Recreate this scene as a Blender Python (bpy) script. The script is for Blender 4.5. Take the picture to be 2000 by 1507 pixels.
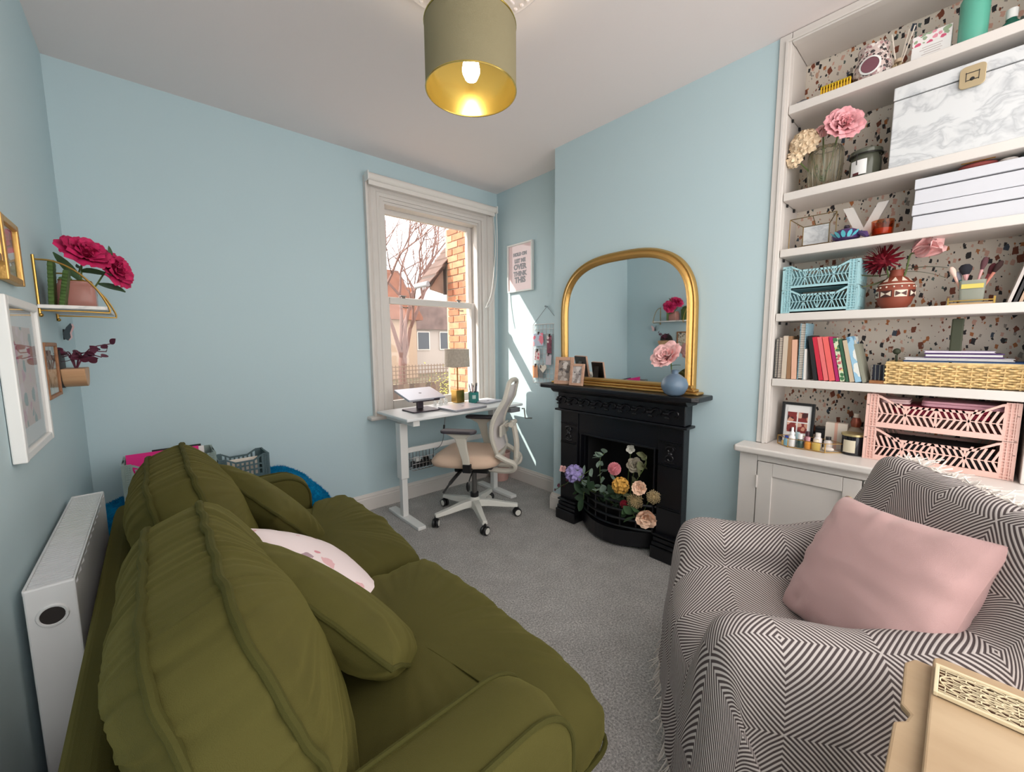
import bpy, bmesh, math, random
from mathutils import Vector, Matrix, noise
random.seed(7)
for o in list(bpy.data.objects): bpy.data.objects.remove(o)
SC = bpy.context.scene
COL = SC.collection
PI = math.pi

# ------------------------------------------------------------------ camera
CAMZ = 1.262
YAW, PITCH, ROLL, FPX = 0.7275, -0.1081, -0.0067, 785.9
fw = Vector((math.sin(YAW)*math.cos(PITCH), math.cos(YAW)*math.cos(PITCH), math.sin(PITCH)))
r0 = Vector((math.cos(YAW), -math.sin(YAW), 0)); u0 = r0.cross(fw)
CR = r0*math.cos(ROLL) + u0*math.sin(ROLL)
CU = -r0*math.sin(ROLL) + u0*math.cos(ROLL)
cam_d = bpy.data.cameras.new('camera'); cam = bpy.data.objects.new('camera', cam_d); COL.objects.link(cam)
cam.matrix_world = Matrix(((CR.x, CU.x, -fw.x, 0), (CR.y, CU.y, -fw.y, 0), (CR.z, CU.z, -fw.z, CAMZ), (0, 0, 0, 1)))
cam_d.sensor_fit = 'HORIZONTAL'; cam_d.sensor_width = 36; cam_d.lens = FPX/2000*36
cam_d.clip_start = 0.02; cam_d.clip_end = 300
SC.camera = cam
def at(u, v, plane, val):
    """photo pixel -> point on an axis plane"""
    d = CR*((u-1000)/FPX) - CU*((v-753.5)/FPX) + fw
    i = 'xyz'.index(plane); o = Vector((0, 0, CAMZ)); t = (val-o[i])/d[i]
    return o + d*t

# ------------------------------------------------------------------ light
SC.view_settings.view_transform = 'Standard'; SC.view_settings.look = 'None'
SC.view_settings.gamma = 1; SC.view_settings.use_curve_mapping = False
SC.view_settings.exposure = 1.65
world = bpy.data.worlds.new('sky'); SC.world = world; world.use_nodes = True
bgn = world.node_tree.nodes['Background']; bgn.inputs[0].default_value = (1.0, 0.97, 0.94, 1); bgn.inputs[1].default_value = 1.15
sun_d = bpy.data.lights.new('sun', 'SUN'); sun_d.energy = 2.4; sun_d.angle = 0.009; sun_d.color = (1, .93, .82)
sun = bpy.data.objects.new('sun', sun_d); COL.objects.link(sun)
sun.rotation_euler = Vector((1, -.65, -.82)).to_track_quat('-Z', 'Y').to_euler()

# ------------------------------------------------------------------ room dimensions
LX, WX, DY, CX, CY, SY, ZC = -.281, 2.449, 2.941, 2.203, 2.006, .655, 2.6

# ------------------------------------------------------------------ materials
MATS = {}
def lin(c):
    return tuple(((x/255)/12.92 if x/255 <= .04045 else ((x/255+.055)/1.055)**2.4) for x in c)
def mat(name, rgb=None, rough=.6, metal=0, bump=0, bscale=200, spec=None, sheen=0, trans=0, emit=None, alpha=None, var=0, vscale=20, coat=0, ior=None):
    if name in MATS: return MATS[name]
    m = bpy.data.materials.new(name); m.use_nodes = True; MATS[name] = m
    nt = m.node_tree; b = nt.nodes['Principled BSDF']
    c = lin(rgb) + (1,)
    b.inputs['Base Color'].default_value = c; b.inputs['Roughness'].default_value = rough; b.inputs['Metallic'].default_value = metal
    if spec is not None: b.inputs['Specular IOR Level'].default_value = spec
    if sheen:
        b.inputs['Sheen Weight'].default_value = sheen; b.inputs['Sheen Roughness'].default_value = .4; b.inputs['Sheen Tint'].default_value = tuple(min(1, x*3+.05) for x in c[:3]) + (1,)
    if trans: b.inputs['Transmission Weight'].default_value = trans
    if ior: b.inputs['IOR'].default_value = ior
    if coat: b.inputs['Coat Weight'].default_value = coat
    if emit: b.inputs['Emission Color'].default_value = lin(emit[0]) + (1,); b.inputs['Emission Strength'].default_value = emit[1]
    if alpha is not None: b.inputs['Alpha'].default_value = alpha
    tc = nt.nodes.new('ShaderNodeTexCoord')
    if bump:
        n = nt.nodes.new('ShaderNodeTexNoise'); n.inputs['Scale'].default_value = bscale; n.inputs['Detail'].default_value = 3
        bp = nt.nodes.new('ShaderNodeBump'); bp.inputs['Strength'].default_value = bump; bp.inputs['Distance'].default_value = .01
        nt.links.new(tc.outputs['Object'], n.inputs['Vector']); nt.links.new(n.outputs['Fac'], bp.inputs['Height']); nt.links.new(bp.outputs['Normal'], b.inputs['Normal'])
    if var:
        n = nt.nodes.new('ShaderNodeTexNoise'); n.inputs['Scale'].default_value = vscale; n.inputs['Detail'].default_value = 4
        r = nt.nodes.new('ShaderNodeMapRange'); r.inputs[1].default_value = .3; r.inputs[2].default_value = .7; r.inputs[3].default_value = 1-var; r.inputs[4].default_value = 1+var
        mx = nt.nodes.new('ShaderNodeVectorMath'); mx.operation = 'SCALE'; mx.inputs[0].default_value = c[:3]
        nt.links.new(tc.outputs['Object'], n.inputs['Vector']); nt.links.new(n.outputs['Fac'], r.inputs[0]); nt.links.new(r.outputs[0], mx.inputs['Scale']); nt.links.new(mx.outputs[0], b.inputs['Base Color'])
    return m
class NT:
    """small node-graph writer"""
    def __init__(s, name, rough=.7):
        s.m = bpy.data.materials.new(name); MATS[name] = s.m; s.m.use_nodes = True; s.t = s.m.node_tree; s.b = s.t.nodes['Principled BSDF']; s.b.inputs['Roughness'].default_value = rough
        s.tc = s.t.nodes.new('ShaderNodeTexCoord')
    def n(s, typ, **kw):
        x = s.t.nodes.new('ShaderNode'+typ)
        for k, v in kw.items(): setattr(x, k, v)
        return x
    def put(s, sock, v):
        if hasattr(v, 'is_output') or isinstance(v, bpy.types.NodeSocket): s.t.links.new(v, sock)
        else: sock.default_value = v
    def math(s, op, a, b=None, c=None):
        x = s.n('Math', operation=op); s.put(x.inputs[0], a)
        if b is not None: s.put(x.inputs[1], b)
        if c is not None: s.put(x.inputs[2], c)
        return x.outputs[0]
    def noise(s, vec, scale, detail=3, rough=.5, out='Fac'):
        x = s.n('TexNoise'); s.put(x.inputs['Vector'], vec); x.inputs['Scale'].default_value = scale; x.inputs['Detail'].default_value = detail; x.inputs['Roughness'].default_value = rough
        return x.outputs[out]
    def mapping(s, vec, scale=(1, 1, 1), rot=(0, 0, 0), loc=(0, 0, 0)):
        x = s.n('Mapping'); s.put(x.inputs[0], vec); x.inputs['Location'].default_value = loc; x.inputs['Rotation'].default_value = rot; x.inputs['Scale'].default_value = scale
        return x.outputs[0]
    def ramp(s, fac, stops, interp='LINEAR'):
        x = s.n('ValToRGB'); x.color_ramp.interpolation = interp; e = x.color_ramp.elements
        while len(e) > 1: e.remove(e[-1])
        e[0].position = stops[0][0]; e[0].color = lin(stops[0][1]) + (1,)
        for p, c in stops[1:]:
            k = e.new(p); k.color = lin(c) + (1,)
        s.put(x.inputs[0], fac); return x.outputs[0]
    def mix(s, fac, a, b):
        x = s.n('Mix', data_type='RGBA'); s.put(x.inputs[0], fac); s.put(x.inputs[6], a); s.put(x.inputs[7], b); return x.outputs[2]
    def col(s, v): s.put(s.b.inputs['Base Color'], v)
    def bump(s, h, strength=.3, dist=.01):
        x = s.n('Bump'); x.inputs['Strength'].default_value = strength; x.inputs['Distance'].default_value = dist; s.put(x.inputs['Height'], h); s.t.links.new(x.outputs[0], s.b.inputs['Normal'])
    def sep(s, vec):
        x = s.n('SeparateXYZ'); s.put(x.inputs[0], vec); return x.outputs
C4 = lambda *c: lin(c) + (1,)

def m_wall():
    g = NT('wall_blue_paint', .75); o = g.tc.outputs['Object']
    g.col(g.mix(g.noise(o, 1.5, 2), C4(186, 207, 213), C4(190, 210, 215))); g.bump(g.noise(o, 90, 3), .06, .004); return g.m
def m_ceiling():
    g = NT('ceiling_paint', .8); o = g.tc.outputs['Object']
    g.col(g.mix(g.noise(o, 1.2, 2), C4(234, 224, 222), C4(237, 227, 225))); g.bump(g.noise(o, 70, 3), .05, .004); return g.m
def m_carpet():
    g = NT('grey_carpet', .95); o = g.tc.outputs['Object']
    f = g.noise(o, 130, 4, .75); p = g.noise(o, 7, 4, .65)
    c = g.ramp(f, [(.3, (130, 126, 124)), (.5, (200, 195, 191)), (.7, (252, 247, 243))])
    k = g.math('MULTIPLY_ADD', p, .6, .7)
    v = g.n('VectorMath', operation='SCALE'); g.put(v.inputs[0], c); g.put(v.inputs['Scale'], k)
    g.col(v.outputs[0]); g.bump(g.math('ADD', g.noise(o, 330, 2, .8), g.math('MULTIPLY', p, .8)), .9, .012)
    g.b.inputs['Specular IOR Level'].default_value = .1; return g.m
def m_velvet(name, a, b, sheen=.6):
    g = NT(name, .85); o = g.tc.outputs['Object']
    g.col(g.mix(g.noise(o, 5, 3), lin(a)+(1,), lin(b)+(1,))); g.bump(g.math('ADD', g.noise(o, 700, 2), g.math('MULTIPLY', g.noise(g.mapping(o, (1, 1, 3)), 14, 3), .7)), .28, .006)
    g.b.inputs['Sheen Weight'].default_value = sheen; g.b.inputs['Sheen Roughness'].default_value = .35; g.b.inputs['Sheen Tint'].default_value = tuple(min(1, x*2.5) for x in lin(b)) + (1,); g.b.inputs['Specular IOR Level'].default_value = .15
    return g.m
def m_terrazzo():
    g = NT('terrazzo_wallpaper', .7); o = g.tc.outputs['Object']
    base = C4(214, 202, 188); cur = base
    dn = g.n('VectorMath', operation='MULTIPLY_ADD'); nz = g.noise(o, 60, 2, out='Color'); g.put(dn.inputs[0], nz); dn.inputs[1].default_value = (.010, .010, .010); g.put(dn.inputs[2], o)
    for scale, rot, thr, seed in ((64, .5, .40, 0), (44, -.7, .34, 3.3), (34, 1.3, .30, 7.1), (40, 2.2, .30, 11.7)):
        v = g.n('TexVoronoi', distance='MANHATTAN'); g.put(v.inputs['Vector'], g.mapping(dn.outputs[0], (.01, 1, .55), (rot, 0, 0), (seed, seed, seed))); v.inputs['Scale'].default_value = scale
        cx = g.sep(v.outputs['Color'])
        colr = g.ramp(cx[0], [(0, (38, 34, 36)), (.24, (120, 62, 40)), (.36, (176, 108, 62)), (.46, (205, 160, 142)), (.62, (150, 138, 128)), (.72, (92, 104, 98)), (.80, (190, 150, 128)), (.92, (60, 70, 84))], 'CONSTANT')
        t = g.math('MULTIPLY', g.math('POWER', cx[1], .8), thr*1.5)
        msk = g.math('LESS_THAN', v.outputs['Distance'], t)
        cur = g.mix(msk, cur, colr)
    g.col(cur); return g.m
def m_throw():
    g = NT('striped_throw_weave', .95); uv = g.tc.outputs['UV']; s = g.sep(uv)
    P = .37
    a = g.math('PINGPONG', g.math('ADD', s[0], .03), P/2); b = g.math('PINGPONG', g.math('ADD', s[1], .05), P/2)
    d = g.math('ADD', a, b)
    f = g.math('FRACT', g.math('MULTIPLY', d, 84))
    st = g.math('PINGPONG', f, .5)
    msk = g.n('MapRange'); g.put(msk.inputs[0], st); msk.inputs[1].default_value = .20; msk.inputs[2].default_value = .32
    o = g.tc.outputs['UV']
    g.col(g.mix(msk.outputs[0], C4(88, 78, 78), C4(208, 198, 194)))
    g.bump(g.math('ADD', g.math('MULTIPLY', st, 1.6), g.noise(o, 900, 2)), .55, .004); g.b.inputs['Specular IOR Level'].default_value = .1
    return g.m
def m_marble(name, base=(212, 213, 214), vein=(182, 184, 187), scale=5):
    g = NT(name, .35); o = g.tc.outputs['Object']
    dn = g.n('VectorMath', operation='MULTIPLY_ADD'); g.put(dn.inputs[0], g.noise(o, 4, 4, out='Color')); dn.inputs[1].default_value = (.35, .35, .35); g.put(dn.inputs[2], o)
    n = g.noise(g.mapping(dn.outputs[0], (1, 1, 2.6), (.35, 0, 0)), scale, 4, .6)
    v = g.math('ABSOLUTE', g.math('SUBTRACT', n, .5))
    g.col(g.ramp(v, [(0, vein), (.025, tuple((a+b)/2 for a, b in zip(base, vein))), (.08, base)])); return g.m
def m_wood(name, a, b, scale=3, rot=(0, 0, 0), rough=.5, stretch=(1, 12, 12)):
    g = NT(name, rough); o = g.tc.outputs['Object']
    n = g.noise(g.mapping(o, stretch, rot), scale, 5, .6)
    g.col(g.ramp(n, [(.3, a), (.7, b)])); g.bump(n, .08, .004); return g.m
def m_mirror():
    g = NT('mirror_glass', .02); g.b.inputs['Metallic'].default_value = 1; g.col((.9, .92, .92, 1)); return g.m
def m_glass(name, rgb=(255, 255, 255), rough=.02):
    m = bpy.data.materials.new(name); MATS[name] = m; m.use_nodes = True; t = m.node_tree; t.nodes.clear()
    out = t.nodes.new('ShaderNodeOutputMaterial'); tr = t.nodes.new('ShaderNodeBsdfTransparent'); gl = t.nodes.new('ShaderNodeBsdfGlossy'); fr = t.nodes.new('ShaderNodeLayerWeight'); pw = t.nodes.new('ShaderNodeMath'); pw.operation = 'POWER'; pw.inputs[1].default_value = 4; ad = t.nodes.new('ShaderNodeMath'); ad.operation = 'MULTIPLY_ADD'; ad.inputs[1].default_value = .7; ad.inputs[2].default_value = .03; mx = t.nodes.new('ShaderNodeMixShader')
    tr.inputs[0].default_value = lin(rgb)+(1,); gl.inputs['Roughness'].default_value = rough; fr.inputs[0].default_value = .5
    t.links.new(fr.outputs['Facing'], pw.inputs[0]); t.links.new(pw.outputs[0], ad.inputs[0]); t.links.new(ad.outputs[0], mx.inputs[0]); t.links.new(tr.outputs[0], mx.inputs[1]); t.links.new(gl.outputs[0], mx.inputs[2]); t.links.new(mx.outputs[0], out.inputs[0]); return m
def m_plush(name, a, b):
    g = NT(name, .95); o = g.tc.outputs['Object']; n = g.noise(o, 45, 4, .7)
    g.col(g.ramp(n, [(.3, a), (.7, b)])); g.bump(g.math('ADD', n, g.noise(o, 300, 2, .8)), 1, .02); g.b.inputs['Specular IOR Level'].default_value = .1; return g.m
def m_print(name, base, blobs, scale, dist=.5, thr=.4, coords='Object', rough=.6):
    """printed blotchy motif: voronoi spots of several colours on a ground"""
    g = NT(name, rough); o = g.tc.outputs[coords]
    v = g.n('TexVoronoi'); dn = g.n('VectorMath', operation='MULTIPLY_ADD'); g.put(dn.inputs[0], g.noise(o, scale*1.5, 3, out='Color')); dn.inputs[1].default_value = (dist/scale,)*3; g.put(dn.inputs[2], o)
    g.put(v.inputs['Vector'], dn.outputs[0]); v.inputs['Scale'].default_value = scale
    cx = g.sep(v.outputs['Color'])
    colr = g.ramp(cx[0], [(i/len(blobs), c) for i, c in enumerate(blobs)], 'CONSTANT')
    msk = g.math('LESS_THAN', v.outputs['Distance'], g.math('MULTIPLY_ADD', cx[1], thr, thr*.5))
    g.col(g.mix(msk, lin(base)+(1,), colr)); return g.m

# ------------------------------------------------------------------ mesh builder
def T(x=0, y=0, z=0): return Matrix.Translation((x, y, z))
def RZ(a): return Matrix.Rotation(a, 4, 'Z')
def RX(a): return Matrix.Rotation(a, 4, 'X')
def RY(a): return Matrix.Rotation(a, 4, 'Y')
def frame(o, zdir, xhint=(1, 0, 0)):
    z = Vector(zdir).normalized(); x = Vector(xhint); x = (x - z*x.dot(z))
    if x.length < 1e-4: x = Vector((0, 1, 0)); x = x - z*x.dot(z)
    x.normalize(); y = z.cross(x)
    return Matrix(((x.x, y.x, z.x, o[0]), (x.y, y.y, z.y, o[1]), (x.z, y.z, z.z, o[2]), (0, 0, 0, 1)))
class B:
    nb = 0
    def __init__(s, jit=True): s.v = []; s.f = []; s.uv = None; s.jit = jit
    def add(s, vs, fs, M=None):
        k = len(s.v)
        s.v += [tuple(M @ Vector(v)) if M else tuple(v) for v in vs]; s.f += [tuple(i+k for i in f) for f in fs]; return s
    def box(s, x0, x1, y0, y1, z0, z1, M=None):
        B.nb += 1; e = (B.nb*5 % 13)*.00009     # tiny inset so that touching boxes never share a face plane
        if not s.jit: e = 0
        if min(x1-x0, y1-y0, z1-z0) < .0035: e *= .1
        x0 += e; x1 -= e; y0 += e; y1 -= e; z0 += e; z1 -= e
        return s.add([(x0, y0, z0), (x1, y0, z0), (x1, y1, z0), (x0, y1, z0), (x0, y0, z1), (x1, y0, z1), (x1, y1, z1), (x0, y1, z1)],
                     [(0, 3, 2, 1), (4, 5, 6, 7), (0, 1, 5, 4), (1, 2, 6, 5), (2, 3, 7, 6), (3, 0, 4, 7)], M)
    def cbox(s, c, d, M=None): return s.box(c[0]-d[0]/2, c[0]+d[0]/2, c[1]-d[1]/2, c[1]+d[1]/2, c[2]-d[2]/2, c[2]+d[2]/2, M)
    def loft(s, rings, closed=True, caps=True, M=None):
        n = len(rings[0]); vs = [p for r in rings for p in r]; fs = []
        for i in range(len(rings)-1):
            for j in range(n if closed else n-1):
                a = i*n+j; b = i*n+(j+1) % n; fs.append((a, b, b+n, a+n))
        if caps and closed: fs.append(tuple(range(n-1, -1, -1))); fs.append(tuple(range((len(rings)-1)*n, len(rings)*n)))
        return s.add(vs, fs, M)
    def lathe(s, prof, n=24, M=None, caps=True, wob=None):
        return s.loft([[(r*math.cos(2*PI*j/n)*(wob(j/n) if wob else 1), r*math.sin(2*PI*j/n)*(wob(j/n) if wob else 1), z) for j in range(n)] for r, z in prof], True, caps, M)
    def cyl(s, p0, p1, r0, r1=None, n=14):
        p0 = Vector(p0); p1 = Vector(p1); d = p1-p0; r1 = r0 if r1 is None else r1
        return s.lathe([(r0, 0), (r1, d.length)], n, frame(p0, d))
    def tube(s, pts, r, n=8, closed=False, M=None):
        P = [Vector(p) for p in pts]; rings = []; prev = None; N = len(P)
        for i, p in enumerate(P):
            a = P[(i-1) % N] if (closed or i > 0) else p; b = P[(i+1) % N] if (closed or i < N-1) else p
            t = (b-a).normalized() if (b-a).length > 1e-9 else Vector((0, 0, 1))
            if prev is None: x = t.orthogonal().normalized()
            else:
                x = prev - t*prev.dot(t); x = x.normalized() if x.length > 1e-6 else t.orthogonal().normalized()
            prev = x; y = t.cross(x); rr = r[i] if hasattr(r, '__len__') else r
            rings.append([p + (x*math.cos(2*PI*j/n) + y*math.sin(2*PI*j/n))*rr for j in range(n)])
        if closed: rings.append(rings[0])
        return s.loft(rings, True, not closed, M)
    def prism(s, poly, d, M=None):
        n = len(poly); vs = [(x, y, 0) for x, y in poly] + [(x, y, d) for x, y in poly]
        fs = [tuple(range(n-1, -1, -1)), tuple(range(n, 2*n))] + [(i, (i+1) % n, (i+1) % n+n, i+n) for i in range(n)]
        return s.add(vs, fs, M)
    def ball(s, c, r, n=12, m=8, M=None):
        r = (r, r, r) if not hasattr(r, '__len__') else r; rings = []
        for i in range(m+1):
            a = -PI/2 + PI*i/m; rr = max(math.cos(a), .02)
            rings.append([(c[0]+r[0]*rr*math.cos(2*PI*j/n), c[1]+r[1]*rr*math.sin(2*PI*j/n), c[2]+r[2]*math.sin(a)) for j in range(n)])
        return s.loft(rings, True, True, M)
    def grid(s, fn, nu, nv, M=None, uvfn=None):
        vs = [fn(i/nu, j/nv) for j in range(nv+1) for i in range(nu+1)]
        fs = [(j*(nu+1)+i, j*(nu+1)+i+1, (j+1)*(nu+1)+i+1, (j+1)*(nu+1)+i) for j in range(nv) for i in range(nu)]
        if uvfn:
            s.uv = s.uv or {}; k = len(s.v)
            for q, (j, i) in enumerate((j, i) for j in range(nv+1) for i in range(nu+1)): s.uv[k+q] = uvfn(i/nu, j/nv)
        return s.add(vs, fs, M)
    def mesh(s, name, m, smooth=False, auto=None):
        me = bpy.data.meshes.new(name); me.from_pydata(s.v, [], s.f); me.update()
        if s.uv:
            l = me.uv_layers.new(name='UVMap')
            for lp in me.loops: l.data[lp.index].uv = s.uv.get(lp.vertex_index, (0, 0))
        bm = bmesh.new(); bm.from_mesh(me); bmesh.ops.recalc_face_normals(bm, faces=bm.faces); bm.to_mesh(me); bm.free()
        if smooth:
            me.polygons.foreach_set('use_smooth', [True]*len(me.polygons))
            if smooth != 'all':
                try: me.set_sharp_from_angle(angle=math.radians(auto or 40))
                except Exception: pass
        me.materials.append(m); return me
    def obj(s, name, m, parent=None, smooth=False, bevel=0, label=None, cat=None, group=None, kind=None, loc=None, rot=None, seg=2, sub=0):
        o = bpy.data.objects.new(name, s.mesh(name, m, smooth)); COL.objects.link(o)
        if parent: o.parent = parent
        if loc: o.location = loc
        if rot: o.rotation_euler = rot
        if bevel:
            b = o.modifiers.new('bevel', 'BEVEL'); b.width = bevel; b.segments = seg; b.limit_method = 'ANGLE'; b.angle_limit = math.radians(35); b.harden_normals = False
        if sub:
            q = o.modifiers.new('sub', 'SUBSURF'); q.levels = sub; q.render_levels = sub
        return tag(o, label, cat, group, kind)
def tag(o, label=None, cat=None, group=None, kind=None):
    if label: o['label'] = label
    if cat: o['category'] = cat
    if group: o['group'] = group
    if kind: o['kind'] = kind
    return o
def empty(name, label, cat, loc=(0, 0, 0), rotz=0, group=None, kind=None):
    o = bpy.data.objects.new(name, None); o.empty_display_size = .05; COL.objects.link(o); o.location = loc; o.rotation_euler = (0, 0, rotz)
    return tag(o, label, cat, group, kind)
def copy_tree(o, parent=None, label=None):
    c = o.copy(); COL.objects.link(c); c.parent = parent
    if label: c['label'] = label
    for ch in list(o.children): copy_tree(ch, c)
    return c
def rrect(w, h, r, n=5):
    pts = []
    for cx, cy, a0 in ((w/2-r, h/2-r, 0), (-w/2+r, h/2-r, PI/2), (-w/2+r, -h/2+r, PI), (w/2-r, -h/2+r, 1.5*PI)):
        for i in range(n+1): a = a0+PI/2*i/n; pts.append((cx+r*math.cos(a), cy+r*math.sin(a)))
    return pts
def ns(p, s=1.0): return noise.noise(Vector(p)*s)
def cr(pts, n=8, closed=False):
    """Catmull-Rom through points"""
    P = [Vector(p) for p in pts]; out = []; N = len(P)
    rng = range(N if closed else N-1)
    for i in rng:
        p1 = P[i]; p2 = P[(i+1) % N]; p0 = P[(i-1) % N] if (closed or i > 0) else p1*2-p2; p3 = P[(i+2) % N] if (closed or i+2 < N) else p2*2-p1
        for k in range(n):
            t = k/n; out.append(((p1*2)+(p2-p0)*t+(p0*2-p1*5+p2*4-p3)*t*t+(p1*3-p0-p2*3+p3)*t**3)*.5)
    if not closed: out.append(P[-1])
    return out

WALL = m_wall(); CEIL = m_ceiling(); CARPET = m_carpet(); OLIVE = m_velvet('olive_velvet', (68, 64, 28), (80, 75, 36)); TERR = m_terrazzo(); THROW = m_throw(); MIRROR = m_mirror()
OLIVE_D = m_velvet('olive_piping', (58, 56, 23), (68, 65, 29), .4)
PINKV = m_velvet('pink_velvet', (192, 154, 152), (200, 164, 161), .35)
WHITE = mat('white_gloss_paint', (216, 209, 203), .4); WHITE2 = mat('white_metal', (226, 225, 222), .35)
MARBLE = m_marble('marble_paper'); BRASS = mat('brass', (190, 150, 80), .3, 1); GOLD = mat('gold_leaf', (200, 158, 92), .38, .85, bump=.15, bscale=60)
BLACK = mat('black_plastic', (22, 22, 24), .45); IRON = mat('black_cast_iron', (13, 13, 19), .32, bump=.12, bscale=120)
GLASS = m_glass('clear_glass'); PINKG = m_glass('pink_glass', (246, 206, 196)); AMBERG = m_glass('amber_glass', (236, 186, 150)); WARMG = m_glass('ribbed_glass', (238, 232, 214)); PURPG = m_glass('violet_glass', (120, 90, 150)); GREENG = m_glass('green_glass', (60, 120, 100))
LEAF = mat('green_leaf', (64, 92, 58), .6, var=.25, vscale=30); LEAFD = mat('dark_leaf', (44, 66, 44), .6, var=.2, vscale=30); LEAFG = mat('grey_green_leaf', (138, 158, 142), .6, var=.2, vscale=40); LEAFP = mat('plum_leaf', (96, 42, 62), .6, var=.25, vscale=40)
STEM = mat('plant_stem', (92, 110, 58), .7)
PAPER = mat('white_paper', (236, 234, 232), .7); CREAM = mat('cream_card', (226, 214, 200), .7)
WOODL = m_wood('pale_wood', (180, 144, 98), (206, 172, 128)); WOODM = m_wood('mid_wood', (132, 84, 48), (164, 110, 66)); WOODP = m_wood('washed_wood', (176, 150, 122), (204, 182, 156))
# ================================================================== the setting
YB = -.45                                   # the room goes on behind the camera
B(False).box(LX, 2.6, -2.5, DY, -.08, 0).obj('floor', CARPET, kind='structure')
B(False).box(LX-.1, 2.6, YB, DY+.22, ZC, ZC+.1).obj('ceiling', CEIL, kind='structure')
B(False).box(LX-.12, LX, YB, DY+.22, -.08, ZC).obj('wall_left', WALL, kind='structure')
wx0, wx1, wz0, wz1 = 1.325, 2.262, .72, 2.335  # window opening
w = B(False); y0, y1 = DY, DY+.22
w.box(LX, wx0, y0, y1, -.08, ZC); w.box(wx1, WX+.15, y0, y1, -.08, ZC); w.box(wx0, wx1, y0, y1, -.08, wz0); w.box(wx0, wx1, y0, y1, wz1, ZC)
w.obj('wall_far', WALL, kind='structure')
B(False).box(WX, WX+.15, CY-.01, DY, -.08, ZC).obj('wall_alcove', WALL, kind='structure')
FY0, FY1, FZ1 = 1.16, 1.70, .64              # fire opening
w = B(False); w.box(CX, 2.62, SY, FY0, -.08, ZC); w.box(CX, 2.62, FY1, CY, -.08, ZC); w.box(CX, 2.62, FY0, FY1, FZ1, ZC); w.box(CX+.3, 2.62, FY0, FY1, -.08, FZ1)
w.obj('wall_chimney', WALL, kind='structure')
B(False).box(2.44, 2.6, -.24, SY, -.08, ZC).obj('wall_shelving', TERR, kind='structure')
B(False).box(CX, 2.6, YB, -.24, -.08, ZC).obj('wall_right', WALL, kind='structure')
def skirting(name, p0, p1, nrm, h=.125, t=.02):
    """skirting board with a moulded top, from p0 to p1, sticking out along nrm"""
    p0 = Vector(p0); d = Vector(p1)-p0; prof = [(0, 0), (t, 0), (t, h*.72), (t*.8, h*.78), (t*.85, h*.84), (t*.45, h*.93), (t*.3, h), (0, h)]
    n = Vector(nrm); z = Vector((0, 0, 1))
    return B().loft([[p0+n*a+z*b for a, b in prof], [p0+d+n*a+z*b for a, b in prof]]).obj(name, WHITE, kind='structure')
skirting('baseboard_far', (LX, DY, 0), (WX, DY, 0), (0, -1, 0))
skirting('baseboard_alcove', (WX, CY, 0), (WX, DY-.02, 0), (-1, 0, 0))
skirting('baseboard_chimney_return', (CX-.02, CY, 0), (WX, CY, 0), (0, 1, 0))
skirting('baseboard_chimney_far', (CX, 1.93, 0), (CX, CY, 0), (-1, 0, 0))
skirting('baseboard_chimney_near', (CX, .72, 0), (CX, .96, 0), (-1, 0, 0))
skirting('baseboard_left', (LX, YB, 0), (LX, DY-.02, 0), (1, 0, 0))
# ceiling rose
PX, PY = .92, 1.24
rose = B(); rose.lathe([(.30, 0), (.305, -.008), (.295, -.016), (.27, -.012), (.255, -.02), (.20, -.018), (.19, -.03), (.12, -.032), (.1, -.045), (.05, -.05), (.012, -.052)], 64, T(PX, PY, ZC))
for i in range(56):
    a = 2*PI*i/56; rose.ball((PX+.278*math.cos(a), PY+.278*math.sin(a), ZC-.013), (.009, .009, .007), 6, 4)
for i in range(40):
    a = 2*PI*i/40; rose.cbox((.225, 0, -.022), (.04, .006, .008), T(PX, PY, ZC) @ RZ(a))
rose.obj('trim_1', CEIL, kind='structure', smooth=True)

# ------------------------------------------------------------------ window
win = empty('window_1', None, None, (0, 0, 0), kind='structure')
j = B(); jd0, jd1 = DY, DY+.2
j.box(wx0, wx0+.03, jd0, jd1, wz0, wz1); j.box(wx1-.03, wx1, jd0, jd1, wz0, wz1); j.box(wx0, wx1, jd0, jd1, wz1-.03, wz1)
j.obj('box_frame', WHITE, win)
def arch(p0, p1, inn, w_=.115):
    """moulded architrave strip running p0->p1, inner edge at p0, widening along -inn"""
    p0 = Vector(p0); p1 = Vector(p1); o = -Vector(inn); n = Vector((0, -1, 0))
    prof = [(0, 0), (0, .012), (.012, .018), (.024, .018), (.03, .012), (.05, .014), (.056, .026), (.07, .028), (.078, .02), (.09, .03), (.1, .04), (w_, .04), (w_, 0)]
    return p0, p1, o, n, prof
def arch_obj(p0, p1, inn, m0, m1):
    p0, p1, o, n, prof = arch(p0, p1, inn); d = (p1-p0).normalized()
    B().loft([[p0+o*a+n*b+d*(m0*a) for a, b in prof], [p1+o*a+n*b+d*(m1*a) for a, b in prof]]).obj('architrave', WHITE, win)
arch_obj((wx0, DY, .70), (wx0, DY, wz1-.005), (1, 0, 0), 0, 1)
arch_obj((wx1, DY, .70), (wx1, DY, wz1-.005), (-1, 0, 0), 0, 1)
arch_obj((wx0, DY, wz1-.005), (wx1, DY, wz1-.005), (0, 0, -1), -1, 1)
B().box(1.165, 2.40, DY-.075, DY+.06, .690, .718).obj('sill', WHITE, win, bevel=.008)
def sash(name, x0, x1, z0, z1, y, st, top, bot):
    s = B(); s.box(x0, x0+st, y, y+.04, z0, z1); s.box(x1-st, x1, y, y+.04, z0, z1); s.box(x0+st, x1-st, y, y+.04, z0, z0+bot); s.box(x0+st, x1-st, y, y+.04, z1-top, z1)
    o = s.obj(name, WHITE, win, bevel=.004)
    B().box(x0+st-.004, x1-st+.004, y+.018, y+.022, z0+bot-.004, z1-top+.004).obj('pane', GLASS, o)
    return o
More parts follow.
